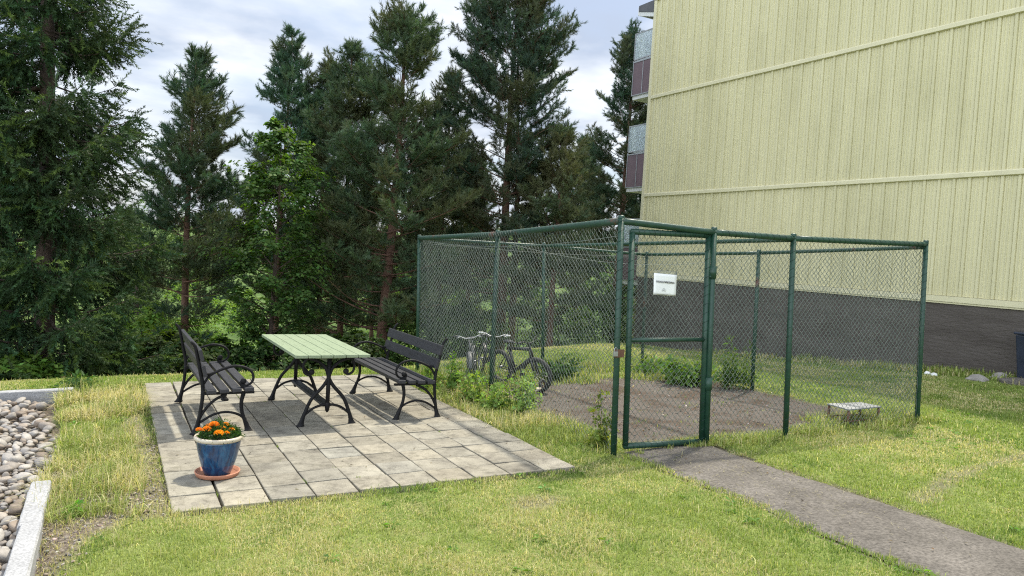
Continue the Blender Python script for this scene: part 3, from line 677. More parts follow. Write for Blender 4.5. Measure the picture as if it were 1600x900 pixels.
tb = thing('garden_table', 'table with pale green plank top and black scrolled iron legs on the patio', 'table', (1.985, 7.66, pz(1.98, 7.66)))
tp_ = MB(); TL = 1.60; TW = 0.715
for k in range(6):
    u0 = -TW/2+k*TW/6; tp_.box(u0+0.003, u0+TW/6-0.003, -TL/2+random.uniform(-.003, .003), TL/2+random.uniform(-.003, .003), 0.672, 0.70)
tp_.build('tabletop', m_table, tb, bevel=0.004)
ap = MB(); ap.box(-0.20, 0.20, -0.66, -0.60, 0.645, 0.671); ap.box(-0.20, 0.20, 0.60, 0.66, 0.645, 0.671); ap.box(-0.015, 0.015, -0.58, 0.58, 0.60, 0.671); ap.build('batten', m_table, tb, bevel=0.003)
for yy in (-0.655, 0.655):
    to = lambda u, w: (u, yy, w); to3 = lambda u, v, w: (u, yy+v, w)
    f = MB(); f.tube([(0, yy, 0.145), (0, yy, 0.64)], [0.020, 0.022], 10); f.lathe([(0.0, -0.05), (0.012, -0.04), (0.024, 0.0), (0.026, 0.03), (0.02, 0.05)], 12, (0, yy, 0.175))
    f.box(-0.30, 0.30, yy-0.015, yy+0.015, 0.645, 0.6715) if False else f.box(-0.30, 0.30, yy-0.014, yy+0.014, 0.652, 0.6705)
    for s in (-1, 1):
        frame_curve(f, [(0, 0.46), (s*0.03, 0.55), (s*0.10, 0.615), (s*0.19, 0.648), (s*0.28, 0.66)], [0.018, 0.017, 0.015, 0.014, 0.012], to)
        frame_curve(f, [(s*0.205, 0.12), (s*0.13, 0.175), (s*0.05, 0.200), (0, 0.20)], 0.012, to)
        frame_curve(f, [(s*0.215, 0.65), (s*0.245, 0.59), (s*0.235, 0.52), (s*0.195, 0.492), (s*0.165, 0.50)], [0.013, 0.012, 0.012, 0.012, 0.012], to)
        f.sphere((s*0.165, yy, 0.520), 0.029, 14, sq=(1, 0.8, 1))
    fo_ = f.build('end_frame', m_iron, tb)
    for s in (-1, 1):
        l = MB(); frame_curve(l, [(s*0.245, 0.03), (s*0.215, 0.12), (s*0.155, 0.26), (s*0.05, 0.38), (0, 0.46)], [0.022, 0.018, 0.017, 0.017, 0.018], to); foot(l, s*0.252, -s*0.3, to3); l.build('leg', m_iron, fo_)
fr = MB(); fr.box(-0.045, 0.045, -0.645, 0.645, 0.182, 0.205); fr.build('stretcher', m_slat, tb, bevel=0.004)

# ------------------------------------------------------------------ flower pot
ppx, ppy = 0.83, 5.70; ppz = pz(ppx, ppy)
m_terra = M('terracotta', [(0.44, 0.19, 0.11), (0.54, 0.25, 0.155)], 7, 0.7, 0.15, 40)
sa = MB(); sa.lathe([(0.0, 0.002), (0.150, 0.0), (0.165, 0.006), (0.176, 0.034), (0.176, 0.040), (0.168, 0.041), (0.158, 0.014), (0.0, 0.012)], 48)
sa_ = sa.build('saucer', m_terra, loc=(ppx, ppy, ppz)); sa_.scale = (0.89, 0.89, 0.89)
tag(sa_, 'round terracotta saucer under the blue flower pot', 'saucer')
pot = thing('flower_pot', 'blue glazed flower pot with cream rim on the near corner of the patio', 'flower pot', (ppx, ppy, ppz+0.012)); pot.scale = (0.87, 0.87, 0.90)
m_blue, nt, pp, _ = new_mat('blue_glaze')
c = ramp(nt, noise(nt, 7, 6, 0.65, stretch=(3.2, 3.2, 0.35), dist=0.6), [(0.004, 0.013, 0.045), (0.006, 0.045, 0.125), (0.016, 0.10, 0.21)], 0.34, 0.66)
nt.links.new(c, pp.inputs['Base Color']); pp.inputs['Roughness'].default_value = 0.16; pp.inputs['Coat Weight'].default_value = 0.4; bump(nt, pp, noise(nt, 18, 3), 0.08, 0.01)
pb = MB(); pb.lathe([(0.0, 0.0), (0.098, 0.0), (0.107, 0.008), (0.130, 0.07), (0.152, 0.14), (0.168, 0.21), (0.176, 0.262), (0.178, 0.285), (0.168, 0.288), (0.160, 0.25), (0.0, 0.245)], 56); pb.build('body', m_blue, pot)
m_cream = M('cream_glaze', [(0.46, 0.40, 0.30), (0.60, 0.54, 0.43)], 9, 0.3)
rb = MB(); rb.lathe([(0.177, 0.280), (0.190, 0.284), (0.197, 0.296), (0.196, 0.308), (0.188, 0.317), (0.176, 0.317), (0.168, 0.308), (0.166, 0.282)], 56); rb.build('rim', m_cream, pot)
m_soil = M('potting_soil', [(0.02, 0.014, 0.010), (0.06, 0.042, 0.03)], 40, 0.95, 0.8, 60)
sb = MB(); sb.lathe([(0.0, 0.285), (0.10, 0.280), (0.165, 0.272)], 32); sb.build('soil', m_soil, pot)
def leaf_tpl(n, R, lw, ll, rng, up=0.5, flat=0.4):
    """cluster of n folded kite leaves, (n*4,3)"""
    out = []
    for k in range(n):
        a = rng.random()*2*PI; e = up*(rng.random()*1.6-0.4); d = np.array([math.cos(a)*math.cos(e), math.sin(a)*math.cos(e), math.sin(e)])
        o_ = d*R*rng.random()+np.array([0, 0, R*0.8*(rng.random()-0.3)]); sd = np.cross(d, [0, 0, 1]); sd /= np.linalg.norm(sd)+1e-9; nr = np.cross(sd, d)
        tw = rng.normal(0, flat); sd2 = sd*math.cos(tw)+nr*math.sin(tw); l = ll*(0.7+0.6*rng.random()); w = lw*(0.7+0.6*rng.random())
        out += [o_, o_+d*l*0.45+sd2*w*0.5+nr*l*0.06, o_+d*l-nr*l*0.12, o_+d*l*0.45-sd2*w*0.5+nr*l*0.06]
    return np.array(out)
def leaf_faces(ncopies, nleaf): return np.arange(ncopies*nleaf*4).reshape(-1, 4)
def tint_rep(base, n, per_, rng, dv=0.18, dh=0.08):
    g = np.exp(rng.normal(0, dv, (n, 1))); c = np.array(base)[None, :]*g; c[:, 0] *= np.exp(rng.normal(0, dh, n)); c[:, 2] *= np.exp(rng.normal(0, dh, n)); return np.repeat(c, per_, 0)
mg = thing('marigold_plant', 'orange flowering marigold with dark feathery leaves growing in the blue pot', 'plant', (ppx, ppy, ppz+0.262)); mg.scale = (0.90, 0.90, 0.95)
rng = np.random.default_rng(21); n = 210
aa = rng.random(n)*2*PI; rr = np.sqrt(rng.random(n))*0.158; hh = (0.125*(1-(rr/0.175)**2)+0.012)*(0.35+0.65*rng.random(n))
P = np.stack([rr*np.cos(aa), rr*np.sin(aa), hh], -1); D = np.stack([np.cos(aa)*rr*4, np.sin(aa)*rr*4, np.full(n, 0.8)], -1)+rng.normal(0, 0.25, (n, 3))
T_ = [leaf_tpl(11, 0.018, 0.008, 0.028, rng, 0.9, 0.8) for _ in range(4)]
V = scatter(T_, P, D, 0.8+0.5*rng.random(n), rng).reshape(-1, 3)
tri_mesh('foliage', V, leaf_faces(n, 11), m_leaf, mg, tint_rep((0.035, 0.085, 0.022), n*11, 4, rng, 0.3))
m_orange = leaf_mat('marigold_petals', trans=0.3, tcol=(1.2, 0.9, 0.4))
for (fx, fy, fz, fs) in ((-0.155, -0.02, 0.085, 0.026), (-0.10, -0.06, 0.095, 0.032), (-0.045, -0.03, 0.118, 0.036), (-0.02, -0.13, 0.075, 0.036), (0.015, -0.05, 0.092, 0.028), (0.085, -0.04, 0.075, 0.026), (-0.07, 0.03, 0.10, 0.028), (0.05, 0.02, 0.105, 0.026), (0.04, -0.11, 0.07, 0.024)):
    k = 90; d = rng.normal(0, 1, (k, 3)); d[:, 2] = np.abs(d[:, 2])+0.15; d /= np.linalg.norm(d, axis=1, keepdims=True)
    Pp = np.array([fx, fy, fz])+d*fs*np.array([0.75, 0.75, 0.45])
    Tt = [np.array([[0, 0, 0], [0.011, 0.002, 0.008], [0.002, 0.004, 0.013], [-0.010, 0.002, 0.008]])]
    V = scatter(Tt, Pp, d, np.full(k, fs/0.03), rng).reshape(-1, 3)
    tri_mesh('blossom', V, leaf_faces(k, 1), m_orange, mg, tint_rep((0.86, 0.33 if fx < -0.03 else 0.42, 0.03), k, 4, rng, 0.18, 0.05))

# ------------------------------------------------------------------ kerb stones
m_granite = M('pale_granite', [(0.29, 0.295, 0.30), (0.37, 0.375, 0.38)], 3, 0.75, 0.4, 160, fine=(75, 0.35), bdist=0.004)
def kerb(name, label, a, b, w, h, z0, chamfer=0.0, rough_end=True):
    a = np.array(a); b = np.array(b); d = b-a; L = np.linalg.norm(d); d /= L; s = np.array([-d[1], d[0]])
    mb = MB(); n = 12; vs = []; r_ = random.Random(label)
    for i in range(n+1):
        p = a+d*L*i/n; j = lambda: r_.gauss(0, 0.0018)
        z = tz(*p)+z0
        for o_, zz_ in ((-w/2, -0.12), (w/2, -0.12), (w/2, h-0.008), (w/2-0.008, h), (-w/2+0.008, h), (-w/2, h-0.008)):
            q = p+s*(o_+j())+d*((r_.gauss(0, 0.004) if rough_end and i in (0, n) else 0)); vs.append((q[0], q[1], z+zz_+j()))
    fs = [(i*6+q, (i+1)*6+q, (i+1)*6+(q+1) % 6, i*6+(q+1) % 6) for i in range(n) for q in range(6)]+[tuple(range(6)), tuple(range(n*6, n*6+6))[::-1]]
    mb.add(vs, fs); o = mb.build(name, m_granite, None); bm = bmesh.new(); bm.from_mesh(o.data); bmesh.ops.recalc_face_normals(bm, faces=bm.faces); bm.to_mesh(o.data); bm.free()
    return tag(o, label, 'kerb stone', 'granite kerb round the pebble bed')
kerb('kerb_stone', 'long pale granite kerb stone at the near end of the pebble bed', (-0.315, 2.6), (-0.262, 4.86), 0.105, 0.10, -0.005)
kerb('kerb_stone', 'short skewed granite kerb stone butting against the end of the long one', (-0.272, 4.84), (-0.262, 5.72), 0.115, 0.088, 0.0)
kerb('kerb_stone', 'pale granite kerb stone closing the far end of the pebble bed by the lawn', (-2.2, 9.12), (-0.16, 9.22), 0.11, 0.085, 0.0)

# ------------------------------------------------------------------ pebbles
m_peb, nt, pp, _ = new_mat('river_pebbles')
oi = nt.nodes.new('ShaderNodeObjectInfo')
c = ramp(nt, oi.outputs['Random'], [(0.25, 0.222, 0.19), (0.36, 0.335, 0.295), (0.19, 0.15, 0.115), (0.30, 0.24, 0.18), (0.40, 0.375, 0.335), (0.21, 0.20, 0.195), (0.32, 0.285, 0.24)], 0.0, 1.0)
c = mixc(nt, c, ramp(nt, noise(nt, 9, 5, 0.65), [(0.75,)*3, (1.12,)*3]), 1.0, 'MULTIPLY')
nt.links.new(c, pp.inputs['Base Color']); pp.inputs['Roughness'].default_value = 0.62; bump(nt, pp, noise(nt, 30, 3), 0.12, 0.01)
ptpl = []
for k in range(7):
    bm = bmesh.new(); bmesh.ops.create_icosphere(bm, subdivisions=3, radius=0.5); r_ = random.Random(k)
    ax = (1.0, r_.uniform(0.62, 0.85), r_.uniform(0.40, 0.58)); ph = [r_.uniform(0, 6) for _ in range(6)]
    for v in bm.verts:
        p = v.co.normalized(); d = 1+0.10*math.sin(3.1*p.x+ph[0])*math.cos(2.7*p.y+ph[1])+0.07*math.sin(4.3*p.z+ph[2]+2*p.x)+0.04*math.sin(6*p.y+ph[3])
        v.co = Vector((p.x*ax[0], p.y*ax[1], p.z*ax[2]))*0.5*d
    me = bpy.data.meshes.new('pebble'); bm.to_mesh(me); bm.free(); me.materials.append(m_peb); me.polygons.foreach_set('use_smooth', [True]*len(me.polygons)); ptpl.append(me)
rng = np.random.default_rng(33); cand = []
def pebx(y): return -0.33 if y < 5.75 else -0.255+0.05*math.sin(y*2.0)-0.05*max(0, y-6.5)
for tries in range(9000):
    y = rng.uniform(3.2, 9.1); x = rng.uniform(-1.5, pebx(y)); s = 0.04+0.085*rng.random()**2.0
    if x < gp(0, 700)[0]*y/gp(0, 700)[1]-0.35: continue
    ok = True
    for (x2, y2, s2) in cand:
        if (x-x2)**2+(y-y2)**2 < (0.40*(s+s2))**2: ok = False; break
    if ok: cand.append((x, y, s))
cand.sort(key=lambda q: -q[2]/math.hypot(q[0], q[1]))
vis = []
for q in cand:
    d = np.array([q[0], q[1], tz(q[0], q[1])])-cO; zc = d@cF; u = 800+FPX*(d@cR)/zc; v = 450-FPX*(d@cU)/zc
    if u > -25 and v < 930: vis.append(q)
for k, (x, y, s) in enumerate(vis[:290]):
    o = bpy.data.objects.new('pebble', ptpl[int(rng.integers(0, 7))]); COL.objects.link(o)
    o.location = (x, y, tz(x, y)-0.025+s*0.2+0.02*rng.random()); o.scale = (s*1.12,)*3; o.rotation_euler = (rng.normal(0, 0.35), rng.normal(0, 0.35), rng.random()*6.28)
    tag(o, 'smooth rounded river pebble lying in the bed along the granite kerb', 'pebble', 'loose pebbles in the bed along the kerb')
# the small stones beneath and between, and those off to the side
pv = []; pf = []; off = 0
base_v = np.array([v.co[:] for v in ptpl[0].vertices]); 
bm = bmesh.new(); bmesh.ops.create_icosphere(bm, subdivisions=2, radius=0.5); bm.verts.ensure_lookup_table(); lv = np.array([v.co[:] for v in bm.verts])*np.array([1, 0.75, 0.5]); lf = np.array([[v.index for v in f.verts] for f in bm.faces]); bm.free()
N = 3600; yy = rng.uniform(1.2, 9.1, N); xx = np.array([rng.uniform(-2.6, pebx(y)+0.03) for y in yy]); ss = (0.035+0.05*rng.random(N))*np.where(xx < -0.95, 1.9, 1.0)
P = np.stack([xx, yy, terr(xx, yy)-0.055+0.01*rng.random(N)], -1); D = np.stack([rng.normal(0, 0.3, N), rng.normal(0, 0.3, N), np.ones(N)], -1)
V = scatter([lv], P, D, ss, rng).reshape(-1, 3); F = (np.arange(N)[:, None, None]*len(lv)+lf[None]).reshape(-1, 3)
m_grav = M('small_stones', [(0.10, 0.088, 0.075), (0.20, 0.178, 0.155), (0.31, 0.285, 0.255)], 9, 0.7, attr='tint', lo=0.32, hi=0.68)
tag(tri_mesh('gravel', V, F, m_grav, tint=tint_rep((1, 1, 1), N, len(lv), rng, 0.25, 0.05), smooth=True), kind='stuff')
# chips of gravel and bark on the bare soil beside the kerb
N = 5200; xx = rng.uniform(-0.22, 0.75, N); yy = rng.uniform(2.9, 7.2, N); keep = (dirt_w(xx, yy) > rng.random(N)*0.9) & ~in_patio(xx, yy, 0.0); xx = xx[keep]; yy = yy[keep]; N = len(xx)
bm = bmesh.new(); bmesh.ops.create_icosphere(bm, subdivisions=1, radius=0.5); bm.verts.ensure_lookup_table(); lv = np.array([v.co[:] for v in bm.verts])*np.array([1, 0.7, 0.5]); lf = np.array([[v.index for v in f.verts] for f in bm.faces]); bm.free()
P = np.stack([xx, yy, terr(xx, yy)+0.004], -1); D = rng.normal(0, 0.5, (N, 3))+[0, 0, 1]
V = scatter([lv*np.exp(rng.normal(0, 0.2, lv.shape)) for _ in range(5)], P, D, 0.008+0.022*rng.random(N)**2, rng).reshape(-1, 3); F = (np.arange(N)[:, None, None]*len(lv)+lf[None]).reshape(-1, 3)
tag(tri_mesh('gravel_chips', V, F, m_grav, tint=tint_rep((1.0, 0.97, 0.92), N, len(lv), rng, 0.4, 0.08)), kind='stuff')

# ------------------------------------------------------------------ things in the cage
def make_bike(label, x, y, head, s, frame_m, grip_m, fender_m=None, lean=0.1, steer=0.2, fat=1.0):
    """front axle at local x=+0.5 ; wheel radius 0.30"""
    root = thing('bicycle', label, 'bicycle', (x, y, tz(x, y)), head, 'bicycles parked in the cage')
    root.rotation_euler = (lean, 0, head); root.scale = (s, s, s); r = 0.30
    def wheel(xc, yaw_):
        w = MB(); R_ = Matrix.Rotation(yaw_, 4, 'Z')
        tr = lambda p: tuple(R_ @ Vector(p)+Vector((xc, 0, r)))
        w.tube([tr((math.cos(a)*r*0.93, 0, math.sin(a)*r*0.93)) for a in np.linspace(0, 2*PI, 33)[:-1]], 0.026*fat, 8, closed=True)
        wo_ = w.build('wheel', m_rubber, root)
        k = MB(); k.tube([tr((math.cos(a)*r*0.84, 0, math.sin(a)*r*0.84)) for a in np.linspace(0, 2*PI, 33)[:-1]], 0.011, 6, closed=True)
        k.tube([tr((0, -0.045, 0)), tr((0, 0.045, 0))], 0.02, 10); k.build('rim', m_alu, wo_)
        q = MB()
        for i in range(18):
            a = 2*PI*i/18; q.tube([tr((0.02*math.cos(a+0.4), (-1)**i*0.03, 0.02*math.sin(a+0.4))), tr((math.cos(a)*r*0.84, 0, math.sin(a)*r*0.84))], 0.0016, 4)
        q.build('spokes', m_alu, wo_)
    wheel(-0.5, 0); wheel(0.5, steer)
    bb = (-0.10, 0, 0.27); st = (-0.22, 0, 0.68); hd = (0.36, 0, 0.74); hb_ = (0.40, 0, 0.60); ra = (-0.5, 0, r)
    f = MB(); f.tube([bb, st], 0.018*fat, 10); f.tube([st, hd], 0.018*fat, 10); f.tube([bb, hb_], 0.021*fat, 10); f.tube([hb_, hd], 0.022*fat, 10)
    for sy in (-0.05, 0.05): f.tube([(bb[0], sy*0.5, bb[2]), (ra[0], sy, ra[2])], 0.010, 8); f.tube([(st[0], sy*0.4, st[2]-0.03), (ra[0], sy, ra[2])], 0.009, 8)
    f.build('frame', frame_m, root)
    R_ = Matrix.Rotation(steer, 4, 'Z'); tr = lambda p: tuple(R_ @ Vector(p)+Vector((0.42, 0, 0)))
    k = MB()
    for sy in (-0.055, 0.055): k.tube([tr((0.0, sy, 0.58)), tr((0.03, sy, 0.45)), tr((0.08, sy, r))], 0.017*fat, 10)
    k.tube([tr((0, -0.06, 0.585)), tr((0, 0.06, 0.585))], 0.02, 10); k.tube([tr((0, 0, 0.58)), tr((-0.06, 0, 0.85))], 0.016, 10); k.build('fork', frame_m, root)
    h = MB(); h.tube([tr((-0.10, -0.30, 0.90)), tr((-0.06, -0.18, 0.905)), tr((-0.03, -0.08, 0.86)), tr((-0.03, 0.08, 0.86)), tr((-0.06, 0.18, 0.905)), tr((-0.10, 0.30, 0.90))], 0.012, 8)
    h.tube([tr((-0.06, 0, 0.84)), tr((-0.03, 0, 0.865))], 0.02, 8)
    for sy in (-1, 1): h.tube([tr((-0.04, sy*0.17, 0.895)), tr((0.0, sy*0.24, 0.875))], 0.007, 6)
    ho = h.build('handlebar', m_alu if fender_m else m_black, root)
    for sy in (-1, 1): g = MB(); g.tube([tr((-0.075, sy*0.215, 0.905)), tr((-0.104, sy*0.315, 0.90))], 0.018, 10); g.build('grip', grip_m, ho)
    sd = MB(); sd.sphere((-0.26, 0, 0.80), 0.11, 14, sq=(1.15, 0.62, 0.28)); sd.sphere((-0.15, 0, 0.80), 0.07, 12, sq=(1.5, 0.45, 0.28)); sd.build('saddle', m_black, root)
    sp = MB(); sp.tube([st, (-0.245, 0, 0.79)], 0.013, 8); sp.build('seat_post', m_alu, root)
    cr = MB(); cr.tube([(bb[0]+0.085*math.cos(a), -0.045, bb[2]+0.085*math.sin(a)) for a in np.linspace(0, 2*PI, 19)[:-1]], 0.007, 6, closed=True)
    cr.tube([(bb[0], -0.06, bb[2]), (bb[0]+0.12, -0.06, bb[2]-0.08)], 0.010, 6); cr.tube([(bb[0], 0.06, bb[2]), (bb[0]-0.12, 0.06, bb[2]+0.08)], 0.010, 6); cr.tube([(bb[0], -0.06, bb[2]), (bb[0], 0.06, bb[2])], 0.016, 8)
    for sy, dx, dz in ((-1, 0.12, -0.08), (1, -0.12, 0.08)): cr.box(bb[0]+dx-0.045, bb[0]+dx+0.045, sy*0.07-0.03*(sy < 0)*1.5, sy*0.07+0.03*(sy > 0)*1.5+0.001, bb[2]+dz-0.012, bb[2]+dz+0.012)
    cr.build('crank', m_black, root)
    if fender_m:
        for xc, a0, a1, yw in ((0.5, 0.2, 2.6, steer), (-0.5, 0.6, 3.0, 0)):
            R2 = Matrix.Rotation(yw, 4, 'Z'); fm = MB(); vs = []; k_ = 14
            for i in range(k_+1):
                a = a0+(a1-a0)*i/k_
                for sy in (-0.03, -0.015, 0.015, 0.03): vs.append(tuple(R2 @ Vector((math.cos(a)*(r+0.03-abs(sy)*0.25), sy, math.sin(a)*(r+0.03-abs(sy)*0.25)))+Vector((xc, 0, r))))
            fm.add(vs, [(i*4+j, i*4+j+1, (i+1)*4+j+1, (i+1)*4+j) for i in range(k_) for j in range(3)], 0, True); fm.build('mudguard', fender_m, root)
    return root
m_steel = M('dull_grey_paint', [(0.06, 0.063, 0.066), (0.12, 0.125, 0.13)], 6, 0.5)
HB = math.atan2(-0.93, -0.38)
P1 = at_y(738, 560, 8.75); P2 = at_y(768, 560, 8.95); P3 = at_y(841, 570, 8.05)
m_silver = M('silver_paint', [(0.08, 0.083, 0.086), (0.14, 0.144, 0.148)], 6, 0.45, metal=0.2)
def place_bike(label, P, hd, s, *a, **k):
    x = P[0]-0.5*s*math.cos(hd); y = P[1]-0.5*s*math.sin(hd); return make_bike(label, x, y, hd, s, *a, **k)
place_bike('dull grey bicycle behind the weeds at the cage wall, nearest the far end post', P1, HB-0.15, 0.70, m_silver, m_black, m_steel, lean=0.10, steer=0.12)
place_bike('dark bicycle with white handlebar grips between the grey and the small black one', P2, HB+0.12, 0.70, m_black, m_white, m_black, lean=-0.06, steer=-0.2)
place_bike('small all black bicycle with fat tyres at the edge of the cage gravel', P3, HB+0.55, 0.73, m_black, m_black, None, lean=0.12, steer=0.35, fat=1.6)
# toppled scooter
P4 = gp(838, 616); sc = thing('kick_scooter', 'small toppled scooter with pale deck and dark wheel on the gravel by the weeds', 'scooter', (P4[0], P4[1], tz(P4[0], P4[1])), 0.35)
mb = MB(); mb.box(-0.30, 0.06, -0.045, 0.045, 0.055, 0.075, 0, Matrix.Rotation(-0.22, 4, 'Y')); mb.build('deck', M('pale_wood', [(0.48, 0.42, 0.30), (0.58, 0.52, 0.40)], 6, 0.6), sc, bevel=0.006)
for xx_, zz_ in ((0.12, 0.11), (-0.33, 0.05)):
    mb = MB(); mb.tube([(xx_+0.055*math.cos(a), 0.0+0.02*math.sin(a), zz_+0.05*math.sin(a)) for a in np.linspace(0, 2*PI, 21)[:-1]], 0.018, 8, closed=True); w_ = mb.build('wheel', m_rubber, sc)
    mb = MB(); mb.tube([(xx_+0.036*math.cos(a), 0.0+0.012*math.sin(a), zz_+0.033*math.sin(a)) for a in np.linspace(0, 2*PI, 17)[:-1]], 0.008, 6, closed=True); mb.build('rim', m_rust, w_)
mb = MB(); mb.tube([(0.05, 0, 0.07), (0.12, 0, 0.11)], 0.014, 8); mb.tube([(-0.04, 0.0, 0.05), (-0.05, 0.0, 0.0)], 0.012, 8); mb.tube([(-0.10, 0.03, 0.045), (-0.13, 0.05, 0.0)], 0.010, 8); mb.build('bracket', m_black, sc)
# low steel stand
q = [gp(1292, 631, 0.20), gp(1326, 640, 0.20), gp(1377, 634, 0.20), gp(1345, 628, 0.20)]
ctr = np.mean(q, 0); cz = tz(ctr[0], ctr[1])
st = thing('low_stand', 'low stand with grey sheet top on rusty legs in the cage corner', 'stand', (ctr[0], ctr[1], cz))
Q = [(p[0]-ctr[0], p[1]-ctr[1]) for p in q]
mb = MB(); vs = [(x, y, 0.185) for x, y in Q]+[(x, y, 0.20) for x, y in Q]; mb.add(vs, [(3, 2, 1, 0), (4, 5, 6, 7), (0, 1, 5, 4), (1, 2, 6, 5), (2, 3, 7, 6), (3, 0, 4, 7)]); mb.build('top', m_galv, st, bevel=0.003)
for x, y in Q: mb = MB(); mb.tube([(x*0.92, y*0.9, -0.03), (x*0.92, y*0.9, 0.186)], 0.014, 8); mb.build('leg', m_rust, st)
mb = MB()
for i in range(4): a_, b_ = Q[i], Q[(i+1) % 4]; mb.tube([(a_[0]*0.92, a_[1]*0.9, 0.06), (b_[0]*0.92, b_[1]*0.9, 0.06)], 0.008, 6)
mb.build('stretcher', m_rust, st)

# ------------------------------------------------------------------ by the plinth
m_bin = M('navy_plastic', [(0.012, 0.018, 0.035), (0.022, 0.03, 0.055)], 6, 0.45)
bp = at_x(1622, 560, 13.6); bz = tz(13.6, bp[1])-0.02
bn = thing('wheelie_bin', 'tall dark navy waste bin against the dark plinth of the yellow house', 'bin', (13.6, bp[1], bz))
mb = MB(); vs = []
for z, h in ((0.04, 0.21), (0.80, 0.27)): vs += [(-h, -h*0.9, z), (h, -h*0.9, z), (h, h*0.9, z), (-h, h*0.9, z)]
mb.add(vs, [(3, 2, 1, 0), (4, 5, 6, 7)]+[(i, (i+1) % 4, 4+(i+1) % 4, 4+i) for i in range(4)]); mb.build('body', m_bin, bn, bevel=0.02)
mb = MB(); mb.box(-0.29, 0.29, -0.27, 0.27, 0.805, 0.85); mb.build('lid', m_bin, bn, bevel=0.02)
for sy in (-0.2, 0.2): mb = MB(); mb.tube([(0.2, sy-0.03, 0.07), (0.2, sy+0.03, 0.07)], 0.08, 16); mb.build('wheel', m_rubber, bn)
m_rock = M('pale_rock', [(0.20, 0.185, 0.165), (0.34, 0.32, 0.29)], 5, 0.9, 0.5, 25, bdist=0.02)
def rock(label, u, v, sx, sy, sz, m_, grp=None):
    D = ray(u, v); t_ = 6.0
    while t_ < 40 and (cO+t_*D)[2] > tz(*(cO+t_*D)[:2]): t_ += 0.02
    P = cO+t_*D
    bm = bmesh.new(); bmesh.ops.create_icosphere(bm, subdivisions=3, radius=1); r_ = random.Random(label); ph = [r_.uniform(0, 6) for _ in range(4)]
    for w in bm.verts:
        p = w.co.copy(); d = 1+0.14*math.sin(3*p.x+ph[0])*math.cos(3.4*p.y+ph[1])+0.09*math.sin(5*p.z+4*p.x+ph[2]); w.co = Vector((p.x*sx, p.y*sy, p.z*sz))*d
    me = bpy.data.meshes.new('rock'); bm.to_mesh(me); bm.free(); me.materials.append(m_); me.polygons.foreach_set('use_smooth', [True]*len(me.polygons))
    o = bpy.data.objects.new('rock', me); COL.objects.link(o); o.location = (P[0], P[1], tz(P[0], P[1])); tag(o, label, 'rock', grp); return o
rock('pale rounded rock half sunk in grass by the dark plinth, nearer the cage', 1528, 594, 0.17, 0.16, 0.09, m_rock, 'rocks at the foot of the plinth')
rock('pale domed rock in the grass nearer the navy bin', 1562, 592, 0.15, 0.14, 0.11, m_rock, 'rocks at the foot of the plinth')
rock('low dark mound of asphalt beside the navy bin', 1594, 600, 0.32, 0.30, 0.09, pm)
rock('small white stone at the plinth just outside the cage corner post', 1449, 585, 0.05, 0.05, 0.055, m_white, 'white stones at the plinth')
rock('small white stone at the plinth, farther from the cage corner post', 1459, 587, 0.06, 0.05, 0.05, m_white, 'white stones at the plinth')

# ------------------------------------------------------------------ weeds and bushes
def weed(name, label, x, y, h, r, nst, nleaf, lw, ll, col, seed, group=None, cat='plant', lean=(0, 0), cl=7, upl=0.5):
    rng = np.random.default_rng(seed); z = tz(x, y); t = thing(name, label, cat, (x, y, z), 0, group); mb = MB(); P = []; D = []
    for k in range(nst):
        a = rng.random()*2*PI; q = r*math.sqrt(rng.random()); hh = h*(0.30+0.95*rng.random()**1.6)*(1-0.35*(q/r)**2); q *= (1.45 if rng.random() < 0.14 else 1.0)
        b = np.array([0.35*q*math.cos(a), 0.35*q*math.sin(a), -0.01]); tp = np.array([q*math.cos(a)+lean[0]*hh, q*math.sin(a)+lean[1]*hh, hh]); md = (b+tp)/2+np.array([-0.1*q*math.cos(a), -0.1*q*math.sin(a), 0.08*hh])
        mb.tube([b, md, tp], [0.0035, 0.003, 0.0015], 4, cap=False)
        for s in np.linspace(0.22, 1.0, max(2, nleaf)):
            p = (1-s)**2*b+2*s*(1-s)*md+s*s*tp; P.append(p+rng.normal(0, 0.012, 3)); D.append(np.array([math.cos(a+rng.normal(0, 1)), math.sin(a+rng.normal(0, 1)), 0.9]))
    mb.build('stem', M_STEM, t)
    P = np.array(P); D = np.array(D); T_ = [leaf_tpl(cl, ll*0.7, lw, ll, rng, upl, 0.5) for _ in range(5)]
    V = scatter(T_, P, D, 0.7+0.6*rng.random(len(P)), rng).reshape(-1, 3)
    tri_mesh('foliage', V, leaf_faces(len(P), cl), m_leaf, t, tint_rep(col, len(P)*cl, 4, rng, 0.28, 0.12)); return t
M_STEM = M('green_stems', [(0.07, 0.10, 0.03), (0.13, 0.15, 0.06)], 10, 0.7)
LG = (0.23, 0.33, 0.09); MG_ = (0.13, 0.22, 0.05); DG = (0.06, 0.115, 0.034)
gw = 'leafy weeds along the left wall of the cage'
for k, (u, v, h, r, col, lab) in enumerate((
        (672, 604, 0.34, 0.26, MG_, 'mid green leafy weed at the far end post of the cage wall'),
        (700, 612, 0.52, 0.32, MG_, 'bushy green weed against the cage wall below the grey bicycle'),
        (735, 626, 0.42, 0.30, LG, 'light green leafy weed left of the middle cage post'),
        (775, 640, 0.42, 0.28, LG, 'light green broad leaved weed at the foot of the middle cage post'),
        (806, 642, 0.52, 0.28, LG, 'tall pale leaved weed right of the middle cage post'),
        (748, 606, 0.38, 0.26, MG_, 'green weed growing under the handlebars of the grey bicycle'),
        (826, 628, 0.36, 0.18, LG, 'small pale weed beside the toppled scooter'))):
    P = gp(u, v); weed('weed', lab, P[0], P[1], h*0.78, r*0.75, 17, 5, 0.028, 0.043, col, 100+k, gw)
P = gp(938, 697); weed('weed', 'slim yellow green weed climbing the mesh beside the corner post', P[0], P[1], 0.42, 0.13, 11, 6, 0.032, 0.045, (0.17, 0.22, 0.05), 120)
